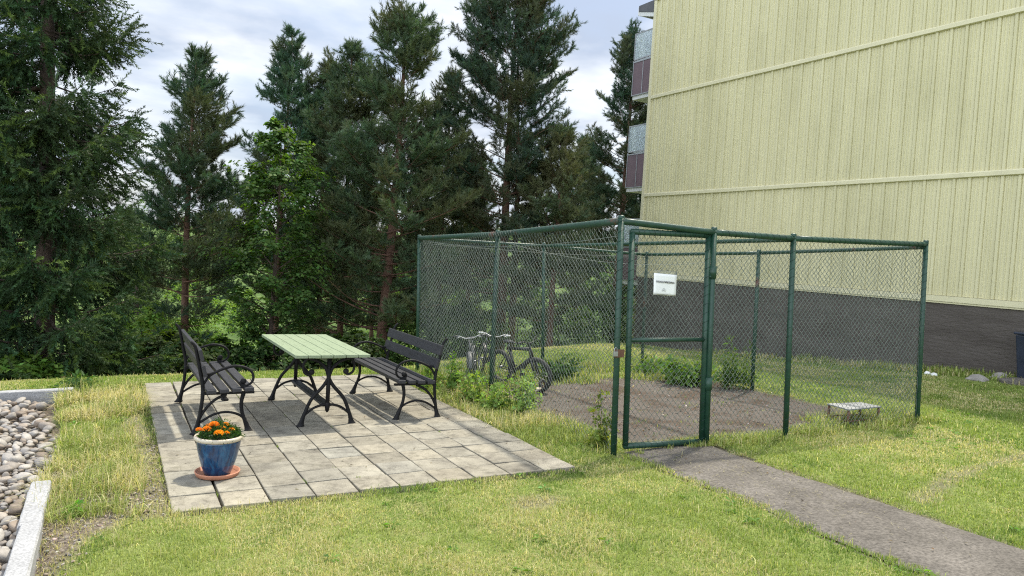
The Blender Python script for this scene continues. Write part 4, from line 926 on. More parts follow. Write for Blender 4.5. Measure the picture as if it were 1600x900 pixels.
P = gp(872, 592); weed('bush', 'dark green low bush behind the black bicycle', P[0], P[1], 0.30, 0.30, 26, 4, 0.045, 0.075, DG, 121, cat='bush')
P = gp(1068, 600); weed('bush', 'leafy green bush at the back edge of the cage gravel seen through the gate', P[0], P[1], 0.36, 0.40, 24, 5, 0.05, 0.10, MG_, 122, cat='bush')
P = gp(1150, 608); weed('weed', 'tall feathery green weed beside the rusty rear post', P[0], P[1], 0.60, 0.26, 16, 9, 0.018, 0.085, (0.09, 0.16, 0.04), 123)
P = gp(1020, 585); weed('weed', 'low pale green weed by the back corner of the cage', P[0], P[1], 0.30, 0.34, 24, 4, 0.03, 0.07, MG_, 124)
P = gp(112, 806); weed('weed', 'tiny bright green dandelion sprig on the bare soil by the kerb', P[0], P[1], 0.06, 0.04, 4, 2, 0.025, 0.05, (0.12, 0.30, 0.04), 125)
P = gp(122, 612); weed('bush', 'small dark tuft of weeds at the end of the far kerb stone', P[0], P[1], 0.16, 0.22, 22, 3, 0.02, 0.06, DG, 126, cat='bush')

# ------------------------------------------------------------------ trees
def pine_tpl(rng, n=36, L=0.19, nl=0.095, w=0.0115):
    out = []
    for k in range(n):
        s = (k+0.5)/n; a = rng.random()*2*PI; o_ = np.array([0, 0, L*s]); rad = np.array([math.cos(a), math.sin(a), 0])
        d = rad*(0.85-0.35*s)+np.array([0, 0, 0.55+0.5*s]); d /= np.linalg.norm(d); sd = np.cross(d, rng.normal(0, 1, 3)); sd /= np.linalg.norm(sd)
        l = nl*(0.7+0.5*rng.random()); out += [o_+sd*w*0.5, o_-sd*w*0.5, o_+d*l]
    return np.array(out)
def spruce_tpl(rng, n=40, L=0.27, nl=0.05, w=0.014):
    out = []
    for k in range(n):
        s = (k+0.3)/n; a = rng.random()*2*PI; o_ = np.array([0, 0, L*s]); rad = np.array([math.cos(a), math.sin(a)*0.8, 0])
        d = rad*0.9+np.array([0, 0, 0.65]); d /= np.linalg.norm(d); sd = np.cross(d, rng.normal(0, 1, 3)); sd /= np.linalg.norm(sd)
        l = nl*(1.15-0.5*s)*(0.8+0.4*rng.random()); out += [o_+sd*w*0.5, o_-sd*w*0.5, o_+d*l]
    return np.array(out)
def conifer(name, label, x, y, ztop, tr, Rfun, seed, kind='pine', bare=0.12, wh=0.40, nb=(5, 7), tint=(0.05, 0.075, 0.028), tsp=0.125, tscale=1.0, lean=(0, 0), bark=None, group='conifers at the edge of the slope', elev=(0.72, -0.08), keep=0.86, double=None, tips=None):
    rng = np.random.default_rng(seed); z0 = tz(x, y)-0.1; H = ztop-z0
    t = thing(name, label, 'tree', (x, y, z0), 0, group); wood = MB(); ctr = lambda s: np.array([lean[0]*s*H+0.05*H*0.1*math.sin(s*5+seed), lean[1]*s*H+0.05*H*0.1*math.cos(s*4+seed), s*H])
    wood.tube([ctr(s) for s in np.linspace(0, 1, 14)], [tr*(1.15 if s == 0 else 1)*(1-s)**0.8+0.008 for s in np.linspace(0, 1, 14)], 10)
    if double: wood.tube([ctr(s)+np.array([double[0], double[1], 0])*(1 if s < .5 else (1-s)*2)*1.0 for s in np.linspace(0.0, 0.9, 12)], [tr*0.8*(1-s)+0.01 for s in np.linspace(0, 1, 12)], 8)
    P = []; D = []; TP = []
    s = bare
    while s < 0.995:
        Rm = Rfun(s)
        for k in range(int(rng.integers(nb[0], nb[1]+1))):
            if rng.random() > keep: continue
            a = rng.random()*2*PI; L = Rm*(0.55+0.55*rng.random())
            dead = (kind == 'pine' and s < bare+0.10 and rng.random() < 0.55)
            if L < 0.06: continue
            b = ctr(min(1, s+rng.normal(0, 0.005))); el = elev[1]+(elev[0]-elev[1])*s**1.4+rng.normal(0, 0.12)
            if kind == 'spruce': el = -0.24+0.75*s**2+rng.normal(0, 0.10)
            hd = np.array([math.cos(a), math.sin(a), 0]); m = 7; pts = []
            for i in range(m):
                q = i/(m-1)
                if kind == 'spruce': zc = L*(math.tan(el)*q-0.30*q*(1-q)+0.22*q*q*q)
                else: zc = L*(math.tan(el)*q*0.75+0.22*q*q)
                side = np.array([-hd[1], hd[0], 0])*L*0.10*math.sin(3*q+a*3)
                pts.append(b+hd*L*q*(0.97)+side+np.array([0, 0, zc]))
            br = max(0.006, tr*0.20*L/max(0.5, Rm)*(1.15-s)); wood.tube(pts, [br*(1-0.85*i/(m-1)) for i in range(m)], 5 if L > 0.8 else 4, cap=False)
            if dead: continue
            pts = np.array(pts)
            def along(q): f_ = q*(m-1); i = min(m-2, int(f_)); return pts[i]+(pts[i+1]-pts[i])*(f_-i)
            q = 0.25+0.2*rng.random() if L > 0.5 else 0.1
            while q < 1.0:
                p = along(q); dv = along(min(1, q+0.05))-along(max(0, q-0.05)); dv /= np.linalg.norm(dv)+1e-9
                for sg in (-1, 1):
                    sl_ = ((0.15+0.27*L*(1-q)*(0.5+0.7*rng.random())) if kind == 'pine' else (0.13+0.21*min(L, 1.6)*(1-q)**0.8*(0.5+0.8*rng.random())))*(1.0 if L > 0.5 else 0.6); sd = np.cross(dv, [0, 0, 1.0]); sd /= np.linalg.norm(sd)+1e-9
                    an = 0.6+0.6*rng.random(); tw = dv*math.cos(an)+sg*sd*math.sin(an)
                    if kind == 'spruce': tw = dv*(0.5+0.5*q)+sg*sd*(0.35+0.45*q+0.3*rng.random())+np.array([0, 0, -(0.95+0.4*rng.random())*(1-q)**0.8-0.12])
                    else: tw = tw+np.array([0, 0, 0.15+0.35*rng.random()])
                    tw /= np.linalg.norm(tw)
                    if sl_ > 0.25: wood.tube([p, p+tw*sl_], [0.005, 0.002], 3, cap=False)
                    e = 0.04
                    while e < sl_:
                        pp_ = p+tw*e; dd = tw+rng.normal(0, 0.32, 3)+(np.array([0, 0, 0.5*e/sl_]) if kind == 'pine' else np.array([0, 0, -0.35])); P.append(pp_); D.append(dd); TP.append(1.0 if e+tsp*0.9 >= sl_ else 0.0); e += tsp*(0.8+0.4*rng.random())
                    if kind == 'pine':
                        for _ in range(2): P.append(p+tw*sl_*(0.8+0.2*rng.random())); D.append(tw*0.6+rng.normal(0, 0.6, 3)+np.array([0, 0, 0.35])); TP.append(1.0)
                q += (tsp*(1.05 if kind == 'pine' else 0.75))/L*(0.8+0.5*rng.random())
            P.append(pts[-1]-(pts[-1]-pts[-2])*0.3); D.append(pts[-1]-pts[-2]+np.array([0, 0, 0.1*L])); TP.append(1.0)
        s += wh/H*(0.6+0.8*rng.random())*(1.0-0.5*s)
    P.append(ctr(0.985)); D.append(np.array([0, 0, 1.0])); TP.append(1.0)
    wood.build('trunk', bark or m_pbark, t)
    P = np.array(P); D = np.array(D); n = len(P); TP = np.array(TP)
    T_ = [(pine_tpl(rng) if kind == 'pine' else spruce_tpl(rng)) for _ in range(6)]; nv = T_[0].shape[0]
    S = tscale*(0.75+0.5*rng.random(n)); V = scatter(T_, P, D, S, rng).reshape(-1, 3)
    c = tint_rep((tint[0]*1.14, tint[1]*1.17, tint[2]*1.5), n, 1, rng, 0.20, 0.10); lowf = np.exp(rng.normal(0, 0.05, n))
    brown = (fbm(P[:, 0]*1.3+seed, P[:, 2]*1.1+P[:, 1], 1.0, 3)-0.46)*5.0; brown = np.clip(brown, 0, 1)[:, None]*(0.36 if kind == 'pine' else 0.08)
    c = c*(1-brown)+brown*np.array([[0.17, 0.135, 0.055]])*lowf[:, None]
    if tips is not None: tpm = (TP*(rng.random(n) < tips[1]))[:, None]; c = c*(1-tpm)+tpm*np.array([tips[0]])
    tri_mesh('crown', V, np.arange(n*nv).reshape(-1, 3), m_needle, t, np.repeat(c, nv, 0))
    return n
def broadleaf(name, label, x, y, ztop, tr, zlow, R, seed, tint, ncl=2200, ll=0.085, lw=0.06, group='leafy trees and bushes at the edge of the slope', cat='tree', shape=0.0, cl=7, gaps=0.42):
    rng = np.random.default_rng(seed); z0 = tz(x, y)-0.1; t = thing(name, label, cat, (x, y, z0), 0, group); H = ztop-z0; zl = zlow-z0; wood = MB()
    wood.tube([(0.04*math.sin(5*s+seed)*H*0.1, 0.04*math.cos(4*s)*H*0.1, s*H*0.92) for s in np.linspace(0, 1, 9)], [tr*(1-s)+0.006 for s in np.linspace(0, 1, 9)], 8)
    tips_ = []
    nl = 44 if cat == 'tree' else 22
    for k in range(nl):
        s = (k+0.5*rng.random())/nl; zc = zl+(H*0.96-zl)*s; rad = R*(math.sin(PI*min(1, (0.12+0.88*s)))**0.7*(1-shape)+shape*(1-s)*1.1+0.12)*(0.6+0.5*rng.random()); a = k*2.4+rng.random()
        b = np.array([0, 0, max(0.05*H, zc-rad*0.5)]); e = np.array([rad*math.cos(a), rad*math.sin(a), zc]); wood.tube([b, (b+e)/2+[0, 0, 0.04*H*rng.random()], e], [tr*0.30*(1-s)+0.006, tr*0.18*(1-s)+0.004, 0.003], 5, cap=False)
        tips_.append((b, e, rad))
    wood.build('trunk', m_bark, t)
    P = np.empty((ncl, 3)); D = np.empty((ncl, 3))
    for i in range(ncl):
        b, e, rad = tips_[int(rng.integers(0, len(tips_)))]; q = 0.35+0.75*rng.random()**0.7; off = rng.normal(0, 1, 3); off /= np.linalg.norm(off); p = b+(e-b)*q+off*rad*0.5*rng.random()*np.array([1, 1, 0.5])
        P[i] = p; D[i] = off*0.6+np.array([0, 0, 0.9])+0.3*(e-b)/max(0.2, np.linalg.norm(e-b))
    P[:, 2] = np.maximum(P[:, 2], 0.03)
    T_ = [leaf_tpl(cl, ll*1.3, lw, ll, rng, 0.35, 0.35) for _ in range(6)]
    V = scatter(T_, P, D, 0.75+0.5*rng.random(ncl), rng).reshape(-1, 3)
    tri_mesh('crown', V, leaf_faces(ncl, cl), m_leaf, t, tint_rep(tint, ncl*cl, 4, rng, 0.25, 0.12)); return t
def px(u, y, v=400): P = at_y(u, v, y); return float(P[0])
def zt(u, v, y): return float(at_y(u, v, y)[2])
cone = lambda R, p=0.8, top=0.0: (lambda s: R*((1-s)**p)+top*0)
def crown_prof(pts):
    xs, ys_ = zip(*pts); return lambda s: float(np.interp(s, xs, ys_))
TT = 0
TT += conifer('spruce_tree', 'tall spruce with drooping branches at the left end of the lawn', px(66, 14), 14, 10.5, 0.155, crown_prof([(0, 1.75), (0.25, 1.6), (0.45, 1.3), (0.6, 1.0), (0.8, 0.6), (1, 0.05)]), 1, 'spruce', bare=0.05, wh=0.36, nb=(9, 12), tint=(0.036, 0.068, 0.023), tsp=0.115, tscale=1.35, bark=m_bark, keep=0.92, tips=((0.10, 0.155, 0.04), 0.2))
TT += conifer('pine_tree', 'slender pine with bare lower trunk between the spruce and the maple', px(293, 19), 19, zt(300, 82, 19), 0.10, crown_prof([(0, 0.8), (0.25, 1.2), (0.5, 1.5), (0.68, 1.1), (0.8, 0.9), (0.92, 0.5), (1, 0.06)]), 2, tint=(0.061, 0.102, 0.048), bare=0.20)
TT += conifer('pine_tree', 'bluish pine whose pointed top rises behind the light green maple', px(438, 22.5), 22.5, zt(442, 48, 22.5), 0.10, crown_prof([(0, 1.0), (0.3, 1.5), (0.55, 1.7), (0.72, 1.25), (0.86, 0.75), (1, 0.06)]), 3, tint=(0.058, 0.105, 0.051), bare=0.2)
broadleaf('maple_tree', 'light green young maple between two dark pines', px(430, 17.5), 17.5, zt(432, 172, 17.5), 0.07, -0.6, 0.95, 4, (0.085, 0.155, 0.045), 1900, 0.085, 0.07)
TT += conifer('pine_tree', 'broad pine with reddish trunk and rounded top at the far end of the patio', px(604, 17.5), 17.5, zt(625, 26, 17.5), 0.155, crown_prof([(0, 1.5), (0.2, 2.1), (0.45, 2.0), (0.62, 1.45), (0.72, 0.95), (0.9, 0.85), (0.97, 0.45), (1, 0.1)]), 5, tint=(0.078, 0.116, 0.048), bare=0.17, nb=(7, 9), lean=(0.022, 0.0))
TT += conifer('pine_tree', 'pine with forked top left of the broad reddish one', px(536, 20), 20, zt(545, 72, 20), 0.10, crown_prof([(0, 1.2), (0.3, 1.7), (0.55, 1.75), (0.75, 1.05), (0.9, 0.6), (1, 0.06)]), 6, tint=(0.075, 0.112, 0.048), bare=0.2)
TT += conifer('pine_tree', 'low topped pine right behind the maple', px(500, 23), 23, zt(503, 96, 23), 0.10, crown_prof([(0, 1.2), (0.3, 1.6), (0.6, 1.3), (0.8, 0.8), (1, 0.06)]), 7, tint=(0.068, 0.109, 0.051), bare=0.2)
TT += conifer('pine_tree', 'tallest pine with twin trunks rising behind the wire cage', px(786, 18.5), 18.5, zt(792, -45, 18.5), 0.15, crown_prof([(0, 1.4), (0.25, 1.9), (0.45, 2.0), (0.65, 1.85), (0.8, 1.65), (0.92, 1.15), (1, 0.15)]), 8, tint=(0.058, 0.093, 0.048), bare=0.22, nb=(7, 9), double=(0.5, 0.25))
TT += conifer('pine_tree', 'shorter pine left of the tallest pine', px(690, 21), 21, zt(690, 108, 21), 0.10, crown_prof([(0, 1.2), (0.3, 1.7), (0.6, 1.5), (0.8, 0.9), (1, 0.08)]), 9, tint=(0.061, 0.099, 0.048), bare=0.2)
TT += conifer('pine_tree', 'brownish pine between the tallest pine and the house', px(868, 17.0), 17.0, zt(868, 205, 17.0), 0.09, crown_prof([(0, 1.0), (0.3, 1.5), (0.65, 1.35), (0.85, 0.8), (1, 0.1)]), 10, tint=(0.085, 0.112, 0.048), bare=0.2)
TT += conifer('pine_tree', 'dark pine standing beside the balconies of the yellow house', px(968, 23.5), 23.5, zt(968, 36, 23.5), 0.15, crown_prof([(0, 1.2), (0.25, 1.9), (0.5, 1.9), (0.7, 1.35), (0.88, 0.9), (1, 0.1)]), 11, tint=(0.054, 0.095, 0.048), bare=0.2)
TT += conifer('spruce_tree', 'dark spruce behind the slender pine, left', px(215, 24), 24, zt(225, 330, 24), 0.10, crown_prof([(0, 2.0), (0.3, 1.8), (0.7, 1.0), (1, 0.05)]), 12, 'spruce', tint=(0.03, 0.055, 0.02), bark=m_bark, tsp=0.17, tscale=1.35)
# darker trees further down the slope, seen between the trunks
back = [(585, 28, 300, 'far pine behind the broad reddish pine', 32), (735, 26, 250, 'far pine with thin trunk seen through the left cage mesh', 33), (905, 27, 215, 'far pine between the brownish pine and the dark one by the balconies', 34), (1000, 29, 200, 'far pine half hidden by the corner of the yellow house', 36)]
for u, y, v, lab, sd in back:
    TT += conifer('pine_tree', lab, px(u, y), y, zt(u, v, y), 0.10, crown_prof([(0, 1.2), (0.3, 1.9), (0.6, 1.7), (0.85, 0.9), (1, 0.1)]), sd, tint=(0.054, 0.088, 0.041), bare=0.38, tsp=0.20, tscale=1.35)
gb = 'leafy trees and bushes at the edge of the slope'
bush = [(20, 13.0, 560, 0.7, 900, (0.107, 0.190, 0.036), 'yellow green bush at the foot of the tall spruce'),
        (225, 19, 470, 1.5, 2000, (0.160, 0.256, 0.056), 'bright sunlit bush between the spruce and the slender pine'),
        (258, 15, 520, 0.9, 1000, (0.037, 0.063, 0.016), 'dark bush left of the slender pine trunk'),  # from here to the table end, tree shade is put into darker tints
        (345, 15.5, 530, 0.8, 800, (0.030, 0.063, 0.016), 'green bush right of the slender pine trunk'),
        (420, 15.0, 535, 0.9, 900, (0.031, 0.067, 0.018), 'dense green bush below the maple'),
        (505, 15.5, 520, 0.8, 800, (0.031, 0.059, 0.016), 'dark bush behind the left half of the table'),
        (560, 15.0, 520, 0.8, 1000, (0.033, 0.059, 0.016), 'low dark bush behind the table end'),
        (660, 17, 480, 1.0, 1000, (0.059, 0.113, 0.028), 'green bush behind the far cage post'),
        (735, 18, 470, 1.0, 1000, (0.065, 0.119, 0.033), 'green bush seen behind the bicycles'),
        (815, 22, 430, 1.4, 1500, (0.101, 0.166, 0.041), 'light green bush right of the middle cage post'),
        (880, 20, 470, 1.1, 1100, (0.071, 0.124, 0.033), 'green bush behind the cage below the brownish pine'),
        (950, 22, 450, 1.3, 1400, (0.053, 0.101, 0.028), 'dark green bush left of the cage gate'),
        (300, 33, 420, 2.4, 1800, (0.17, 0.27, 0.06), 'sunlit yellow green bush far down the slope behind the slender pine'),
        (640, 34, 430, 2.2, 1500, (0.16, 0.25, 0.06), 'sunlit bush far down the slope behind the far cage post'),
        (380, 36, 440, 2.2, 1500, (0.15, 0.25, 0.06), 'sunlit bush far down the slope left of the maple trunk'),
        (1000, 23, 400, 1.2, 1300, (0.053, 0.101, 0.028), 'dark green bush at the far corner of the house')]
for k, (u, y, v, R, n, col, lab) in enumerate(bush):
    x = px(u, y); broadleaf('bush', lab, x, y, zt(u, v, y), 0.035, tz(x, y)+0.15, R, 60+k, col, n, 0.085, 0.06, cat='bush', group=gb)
# woods far down the valley: one mass
rng = np.random.default_rng(77); N = 330; yy = 75+rng.random(N)**1.5*330; xx = (rng.random(N)*2.0-0.75)*yy*0.9+0.2*yy; P = []; S = []; C = []
for x, y in zip(xx, yy):
    z = tz(x, y); h = 6+6*rng.random(); con = rng.random() < 0.55; k = 130; col = np.array((0.05, 0.085, 0.045) if con else (0.10, 0.16, 0.055))*math.exp(rng.normal(0, 0.2))
    s = rng.random(k); a = rng.random(k)*2*PI; r = h*0.22*((1-s) if con else np.sin(PI*np.clip(s, 0.05, 1))**0.6)*np.sqrt(rng.random(k))
    P.append(np.stack([x+r*np.cos(a), y+r*np.sin(a), z+h*(0.08+0.92*s)], -1)); S.append(np.full(k, 0.085*h)); C.append(np.repeat(col[None], k, 0))
P = np.concatenate(P); S = np.concatenate(S); C = np.concatenate(C)
T_ = [leaf_tpl(5, 0.5, 0.45, 0.7, rng, 0.8, 0.8) for _ in range(5)]
V = scatter(T_, P, rng.normal(0, 1, P.shape)+[0, 0, 1.0], S, rng).reshape(-1, 3); cc = np.repeat(C, 20, 0)
tag(tri_mesh('far_woods', V, leaf_faces(len(P), 5), m_leaf, tint=cc), kind='stuff')

# ------------------------------------------------------------------ grass
def blades(name, X, Y, Hh, Wd, tint, seed, bend=0.5, zoff=0.0):
    rng = np.random.default_rng(seed); n = len(X); Z = terr(X, Y)+zoff-0.004+0.035*(fbm(X, Y, 1.1)-0.5)+0.012*(fbm(X, Y, 5.0)-0.5)
    a = rng.random(n)*2*PI; d = np.stack([np.cos(a), np.sin(a), 0*a], -1); sd = np.stack([-np.sin(a), np.cos(a), 0*a], -1); b = np.clip(np.abs(rng.normal(0, bend, n)), 0, 1.9)[:, None]
    P0 = np.stack([X, Y, Z], -1); up = np.array([[0, 0, 1.0]]); w = Wd[:, None]*0.5; h = Hh[:, None]; tw = rng.normal(0, 0.5, n)[:, None]; sdt = sd*np.cos(tw)+d*np.sin(tw)
    m_ = P0+h*(0.58*up*(1-0.15*b)+0.22*b*d); t_ = P0+h*(up*np.clip(1-0.42*b, 0.15, 1)+0.75*b*d)
    V = np.stack([P0-sd*w, P0+sd*w, m_+sdt*w*0.8, t_, m_-sdt*w*0.8], 1).reshape(-1, 3)
    F5 = (np.arange(n)[:, None, None]*5+np.array([[0, 1, 2], [0, 2, 4], [4, 2, 3]])[None]).reshape(-1, 3)
    return tag(tri_mesh(name, V, F5, m_blade, tint=np.repeat(tint, 5, 0)), kind='stuff')
def frustum_pts(n, rng, xr, yr):
    X = rng.uniform(*xr, n); Y = rng.uniform(*yr, n); return X, Y
GREEN = np.array([0.24, 0.32, 0.075]); LIGHT = np.array([0.36, 0.41, 0.14]); STRAW = np.array([0.56, 0.51, 0.28]); DKG = np.array([0.14, 0.225, 0.045])
def grass_tint(X, Y, rng, straw_bias=0.0):
    n = len(X); f = fbm(X, Y, 0.9, 4); f2 = fbm(X+31, Y-7, 3.2, 3); g = fbm(X-11, Y+5, 0.45, 3)
    ps = np.clip((f-0.51)*3.6+(f2-0.5)*1.3+0.065+straw_bias, 0.015, 0.6); k = rng.random(n)
    c = np.where((rng.random(n) < np.clip(0.45+(g-0.5)*2, 0.1, 0.9))[:, None], LIGHT, GREEN); dk = np.clip((fbm(X+3, Y+71, 2.0, 3)-0.52)*4, 0.06, 0.75); c = np.where((rng.random(n) < dk)[:, None], DKG, c)
    c = np.where((k < ps)[:, None], STRAW, c); return c*np.exp(rng.normal(0, 0.2, (n, 1)))
def lawn(seed=5, n_try=3900000):
    rng = np.random.default_rng(seed); X = rng.uniform(-2.2, 14, n_try); Y = rng.uniform(1.2, 17, n_try)
    d = np.hypot(X, Y); az = np.arctan2(X, Y); dens = np.clip((4.0/np.maximum(d, 3.4))**1.55, 0, 1)
    k = (rng.random(n_try) < dens) & ((az > YAW-0.95) | (d < 6)) & ((az < YAW+1.05) | (d < 6)) & (X < 13.95); X = X[k]; Y = Y[k]; d = d[k]
    yc = np.interp(X, YCX, YCY); k = (Y < yc+2.5); X = X[k]; Y = Y[k]; d = d[k]
    w = fbm(X, Y, 6.0, 3)
    pdm = pad_d(X, Y)
    bad = in_patio(X, Y, -0.012) | in_pebble(X, Y)
    pth = in_path(X, Y, -0.07); bad |= pth & ~((w > 0.60) & (rng.random(len(X)) < 0.22*sstep(3.6, 5.0, Y)))
    bad |= in_path(X, Y, 0.0) & (w < 0.40); bad |= rng.random(len(X)) > 0.42+1.25*fbm(X+5, Y-3, 7.5, 2)**1.2
    bad |= (pdm > 0.05) & ~((w > 0.62) & (rng.random(len(X)) < 0.10))
    dw = dirt_w(X, Y); bad |= rng.random(len(X)) < dw*0.78
    k = ~bad; X = X[k]; Y = Y[k]; d = d[k]; dw = dw[k]; n = len(X)
    H = (0.022+0.018*rng.random(n))*(0.7+0.8*fbm(X, Y, 2.0, 3)); H *= np.where(in_path(X, Y, -0.02), 0.7, 1.0)*(0.55+0.9*fbm(X-4, Y+8, 8.0, 2)); lng = rng.random(n) < 0.02; H = np.where(lng, H*2.0, H)
    # worn and overgrown places
    c = grass_tint(X, Y, rng, 0.0); dry = (rng.random(n) < dw*0.9) | (lng & (rng.random(n) < 0.5)); c = np.where(dry[:, None], STRAW*np.exp(rng.normal(0, 0.2, (n, 1))), c)
    Wd = 0.0031*np.maximum(1.0, d/4.2)*(0.8+0.4*rng.random(n))
    print('lawn blades', n); return blades('lawn_grass', X, Y, H, Wd, c, seed, 0.95)
lawn()
def strip(name, n, fn, hmin, hmax, tintf, seed, wd=0.0042, bend=0.6):
    rng = np.random.default_rng(seed); X, Y = fn(rng, n); k = ~in_patio(X, Y, -0.01) & ~in_pebble(X+0.02, Y); X = X[k]; Y = Y[k]; n = len(X)
    H = hmin+(hmax-hmin)*rng.random(n)**1.4*(0.35+1.1*fbm(X, Y, 2.6, 3)); d = np.hypot(X, Y); Wd = wd*np.maximum(1, d/5)*(0.7+0.6*rng.random(n)); return blades(name, X, Y, H, Wd, tintf(X, Y, rng), seed, bend)
def clump(rng, n, x0, x1, y0, y1, thr=0.46, s=3.0):
    X = rng.uniform(x0, x1, n*3); Y = rng.uniform(y0, y1, n*3); k = fbm(X, Y, s, 3)+rng.normal(0, 0.03, n*3) > thr; return X[k][:n], Y[k][:n]
T_LONG = lambda X, Y, rng: np.where((rng.random(len(X)) < np.clip(0.20+3.0*(fbm(X, Y, 1.7, 3)-0.5)+0.38*sstep(7.0, 5.6, Y), 0.03, 0.85))[:, None], STRAW, np.where((rng.random(len(X)) < 0.4)[:, None], LIGHT, GREEN*0.85))*np.exp(rng.normal(0, 0.2, (len(X), 1)))
def f_left(rng, n):
    X = rng.uniform(-0.30, 0.52, n); Y = rng.uniform(4.9, 9.6, n); k = (fbm(X, Y, 2.6, 3)+0.5*(fbm(X+9, Y, 9.0, 2)-0.5) > 0.46+0.16*sstep(6.6, 5.4, Y)+0.5*sstep(0.30, 0.46, X)*sstep(8.6, 7.6, Y)); return X[k], Y[k]
strip('long_grass', 26000, f_left, 0.04, 0.21, T_LONG, 41, 0.0036, 1.5)
strip('fence_grass', 9000, lambda r, n: clump(r, n, 3.5, 4.30, 5.2, 9.6, 0.46, 2.2), 0.03, 0.20, T_LONG, 42, 0.0038, 1.2)
T_GR = lambda X, Y, rng: np.where((rng.random(len(X)) < 0.22)[:, None], STRAW, np.where((rng.random(len(X)) < 0.45)[:, None], LIGHT, GREEN))*np.exp(rng.normal(0, 0.2, (len(X), 1)))
strip('front_grass', 4200, lambda r, n: clump(r, n, 5.2, 8.7, 5.0, 5.42, 0.47, 2.6), 0.03, 0.15, T_GR, 43, 0.004, 1.1)
strip('cage_grass', 9000, lambda r, n: clump(r, n, 4.4, 8.3, 8.3, 9.9, 0.46, 1.8), 0.04, 0.16, T_GR, 44, 0.005, 0.6)
strip('gate_grass', 1500, lambda r, n: clump(r, n, 4.25, 5.3, 5.1, 5.35, 0.50, 4.0), 0.03, 0.09, T_GR, 45, 0.004, 0.6)
strip('stand_grass', 1600, lambda r, n: clump(r, n, 7.0, 8.6, 5.0, 5.7, 0.46, 3.0), 0.04, 0.20, T_GR, 46, 0.004, 1.0)
strip('plinth_grass', 3500, lambda r, n: clump(r, n, 12.9, 13.95, 6.3, 14, 0.44, 1.5), 0.05, 0.20, T_LONG, 47, 0.006, 0.6)
# clippings strewn on the path and the slabs, moss in a few joints
rng = np.random.default_rng(90); n = 700; X = rng.uniform(4.15, 5.3, n); Y = 2.4+2.9*rng.random(n)**0.42; k = in_path(X, Y, 0.0); X = X[k]; Y = Y[k]; n = len(X)
a = rng.random(n)*PI; d = np.stack([np.cos(a), np.sin(a), 0*a], -1); sd = np.stack([-np.sin(a), np.cos(a), 0*a], -1); l = (0.008+0.018*rng.random(n)**2)[:, None]; P0 = np.stack([X, Y, terr(X, Y)+0.021], -1)
V = np.stack([P0-d*l-sd*0.0012, P0-d*l+sd*0.0012, P0+d*l+sd*0.001+[0, 0, 0.003], P0+d*l-sd*0.001+[0, 0, 0.003]], 1).reshape(-1, 3)
tag(tri_mesh('grass_clippings', V, np.arange(n*4).reshape(-1, 4), m_blade, tint=np.repeat(STRAW*0.7*np.exp(rng.normal(0, 0.25, (n, 1))), 4, 0)), kind='stuff')
# grass and moss in a few of the joints
rng = np.random.default_rng(91); X = []; Y = []
for k in range(46):
    i, j = int(rng.integers(0, NCOL+1)), int(rng.integers(0, NROW)); along_u = rng.random() < 0.45
    u = i*PW if not along_u else rng.random()*NCOL*PW; v = j*PL if along_u else (j+rng.random())*PL; m = int(rng.integers(3, 16))
    if u < 0.05 or u > NCOL*PW-0.05: continue
    du = rng.normal(0, 0.022, m) if along_u else rng.normal(0, 0.002, m); dv = rng.normal(0, 0.002, m) if along_u else rng.normal(0, 0.022, m)
    x, y = patio_xy(u+du, v+dv); X.append(x); Y.append(y)
X = np.concatenate(X); Y = np.concatenate(Y); n = len(X)
blades('joint_grass', X, Y, 0.022+0.02*rng.random(n), np.full(n, 0.004), np.where((rng.random(n) < 0.4)[:, None], DKG, GREEN)*np.exp(rng.normal(0, 0.2, (n, 1))), 92, 0.9)
# broad leaved lawn weeds (plantain, clover, dandelion rosettes)
rng = np.random.default_rng(93); N = 750; X = rng.uniform(-1, 9.5, N); Y = rng.uniform(2.2, 10.5, N); k = (fbm(X+3, Y+71, 2.0, 3) > 0.50) & ~in_patio(X, Y, 0.02) & ~in_path(X, Y, 0.0) & ~in_pebble(X-0.1, Y) & (pad_d(X, Y) < 0) & (dirt_w(X, Y) < 0.4); X = X[k]; Y = Y[k]; n = len(X)
P = np.stack([X, Y, terr(X, Y)+0.012+0.035*(fbm(X, Y, 1.1)-0.5)], -1); D = rng.normal(0, 0.15, (n, 3))+[0, 0, 1.0]
T_ = [leaf_tpl(9, 0.018, 0.016, 0.042, rng, 0.25, 0.4) for _ in range(5)]; V = scatter(T_, P, D, 0.7+0.7*rng.random(n), rng).reshape(-1, 3)
tag(tri_mesh('lawn_weeds', V, leaf_faces(n, 9), m_leaf, tint=tint_rep((0.13, 0.24, 0.05), n*9, 4, rng, 0.25, 0.12)), kind='stuff')
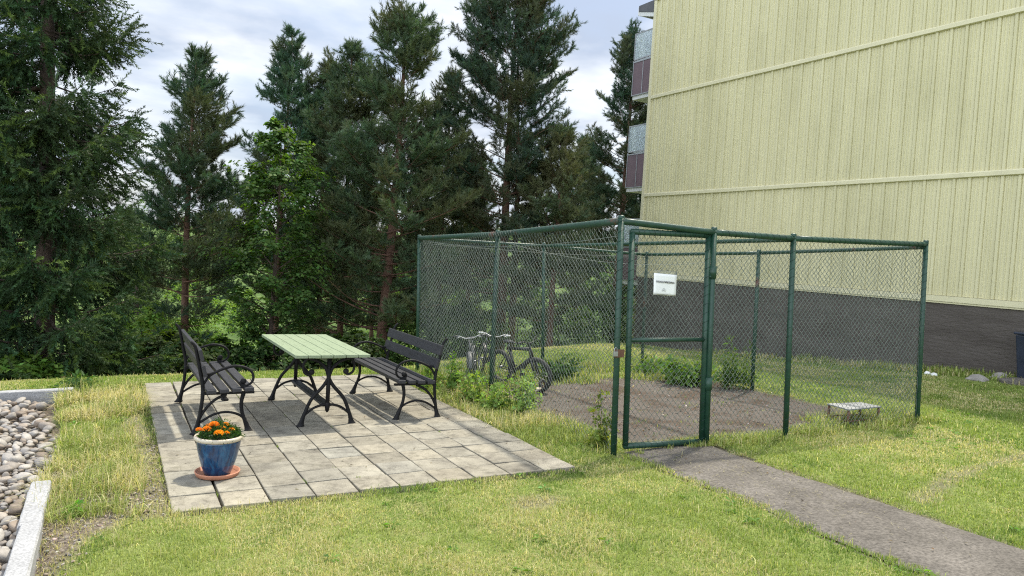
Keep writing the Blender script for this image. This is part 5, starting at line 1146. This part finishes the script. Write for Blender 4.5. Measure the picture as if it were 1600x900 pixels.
# bits of bark, dry leaves and needles blown on to the slabs and the path
rng = np.random.default_rng(94); N = 420; X = rng.uniform(0.5, 5.3, N); Y = rng.uniform(2.6, 9.7, N); k = in_patio(X, Y, -0.02) | in_path(X, Y, -0.05); X = X[k]; Y = Y[k]; n = len(X)
P = np.stack([X, Y, terr(X, Y)+0.023], -1); D = rng.normal(0, 0.2, (n, 3))+[0, 0, 1.0]; T_ = [np.array([[-0.5, -0.12, 0], [0.1, -0.28, 0.06], [0.6, 0.05, 0.02], [0.0, 0.25, 0.08]])*np.exp(rng.normal(0, 0.25, (4, 3))) for _ in range(6)]
T_lit = T_; V = scatter(T_, P, D, 0.008+0.022*rng.random(n)**3, rng).reshape(-1, 3)
tag(tri_mesh('leaf_litter', V, np.arange(n*4).reshape(-1, 4), m_leaf, tint=tint_rep((0.13, 0.085, 0.045), n, 4, rng, 0.45, 0.15)), kind='stuff')
# litter, moss and stones on the gravel floor of the cage
rng = np.random.default_rng(95); N = 3600; X = rng.uniform(4.3, 8.3, N); Y = rng.uniform(5.3, 9.2, N); e_ = pad_d(X, Y); k = (e_ > 0.0) & (rng.random(N) < 0.35+0.65*(fbm(X, Y, 1.7, 3) > 0.5)+0.5*(e_ < 0.25)); X = X[k]; Y = Y[k]; n = len(X)
P = np.stack([X, Y, terr(X, Y)+0.008], -1); D = rng.normal(0, 0.3, (n, 3))+[0, 0, 1.0]
V = scatter(T_lit, P, D, 0.012+0.03*rng.random(n)**3, rng).reshape(-1, 3); c = tint_rep((0.13, 0.075, 0.045), n, 4, rng, 0.4, 0.2)
tag(tri_mesh('cage_litter', V, np.arange(n*4).reshape(-1, 4), m_leaf, tint=c), kind='stuff')
N = 1300; X = rng.uniform(4.35, 8.2, N); Y = rng.uniform(5.3, 9.0, N); k = pad_d(X, Y) > 0; X = X[k]; Y = Y[k]; n = len(X)
bm = bmesh.new(); bmesh.ops.create_icosphere(bm, subdivisions=1, radius=0.5); bm.verts.ensure_lookup_table(); lv = np.array([v.co[:] for v in bm.verts])*np.array([1, 0.7, 0.5]); lf = np.array([[v.index for v in f.verts] for f in bm.faces]); bm.free()
V = scatter([lv*np.exp(rng.normal(0, 0.2, lv.shape)) for _ in range(5)], np.stack([X, Y, terr(X, Y)+0.003], -1), rng.normal(0, 0.5, (n, 3))+[0, 0, 1], 0.010+0.025*rng.random(n)**2, rng).reshape(-1, 3); F = (np.arange(n)[:, None, None]*len(lv)+lf[None]).reshape(-1, 3)
tag(tri_mesh('cage_stones', V, F, m_grav, tint=tint_rep((0.9, 0.85, 0.82), n, len(lv), rng, 0.35, 0.08)), kind='stuff')
print('tufts', TT)
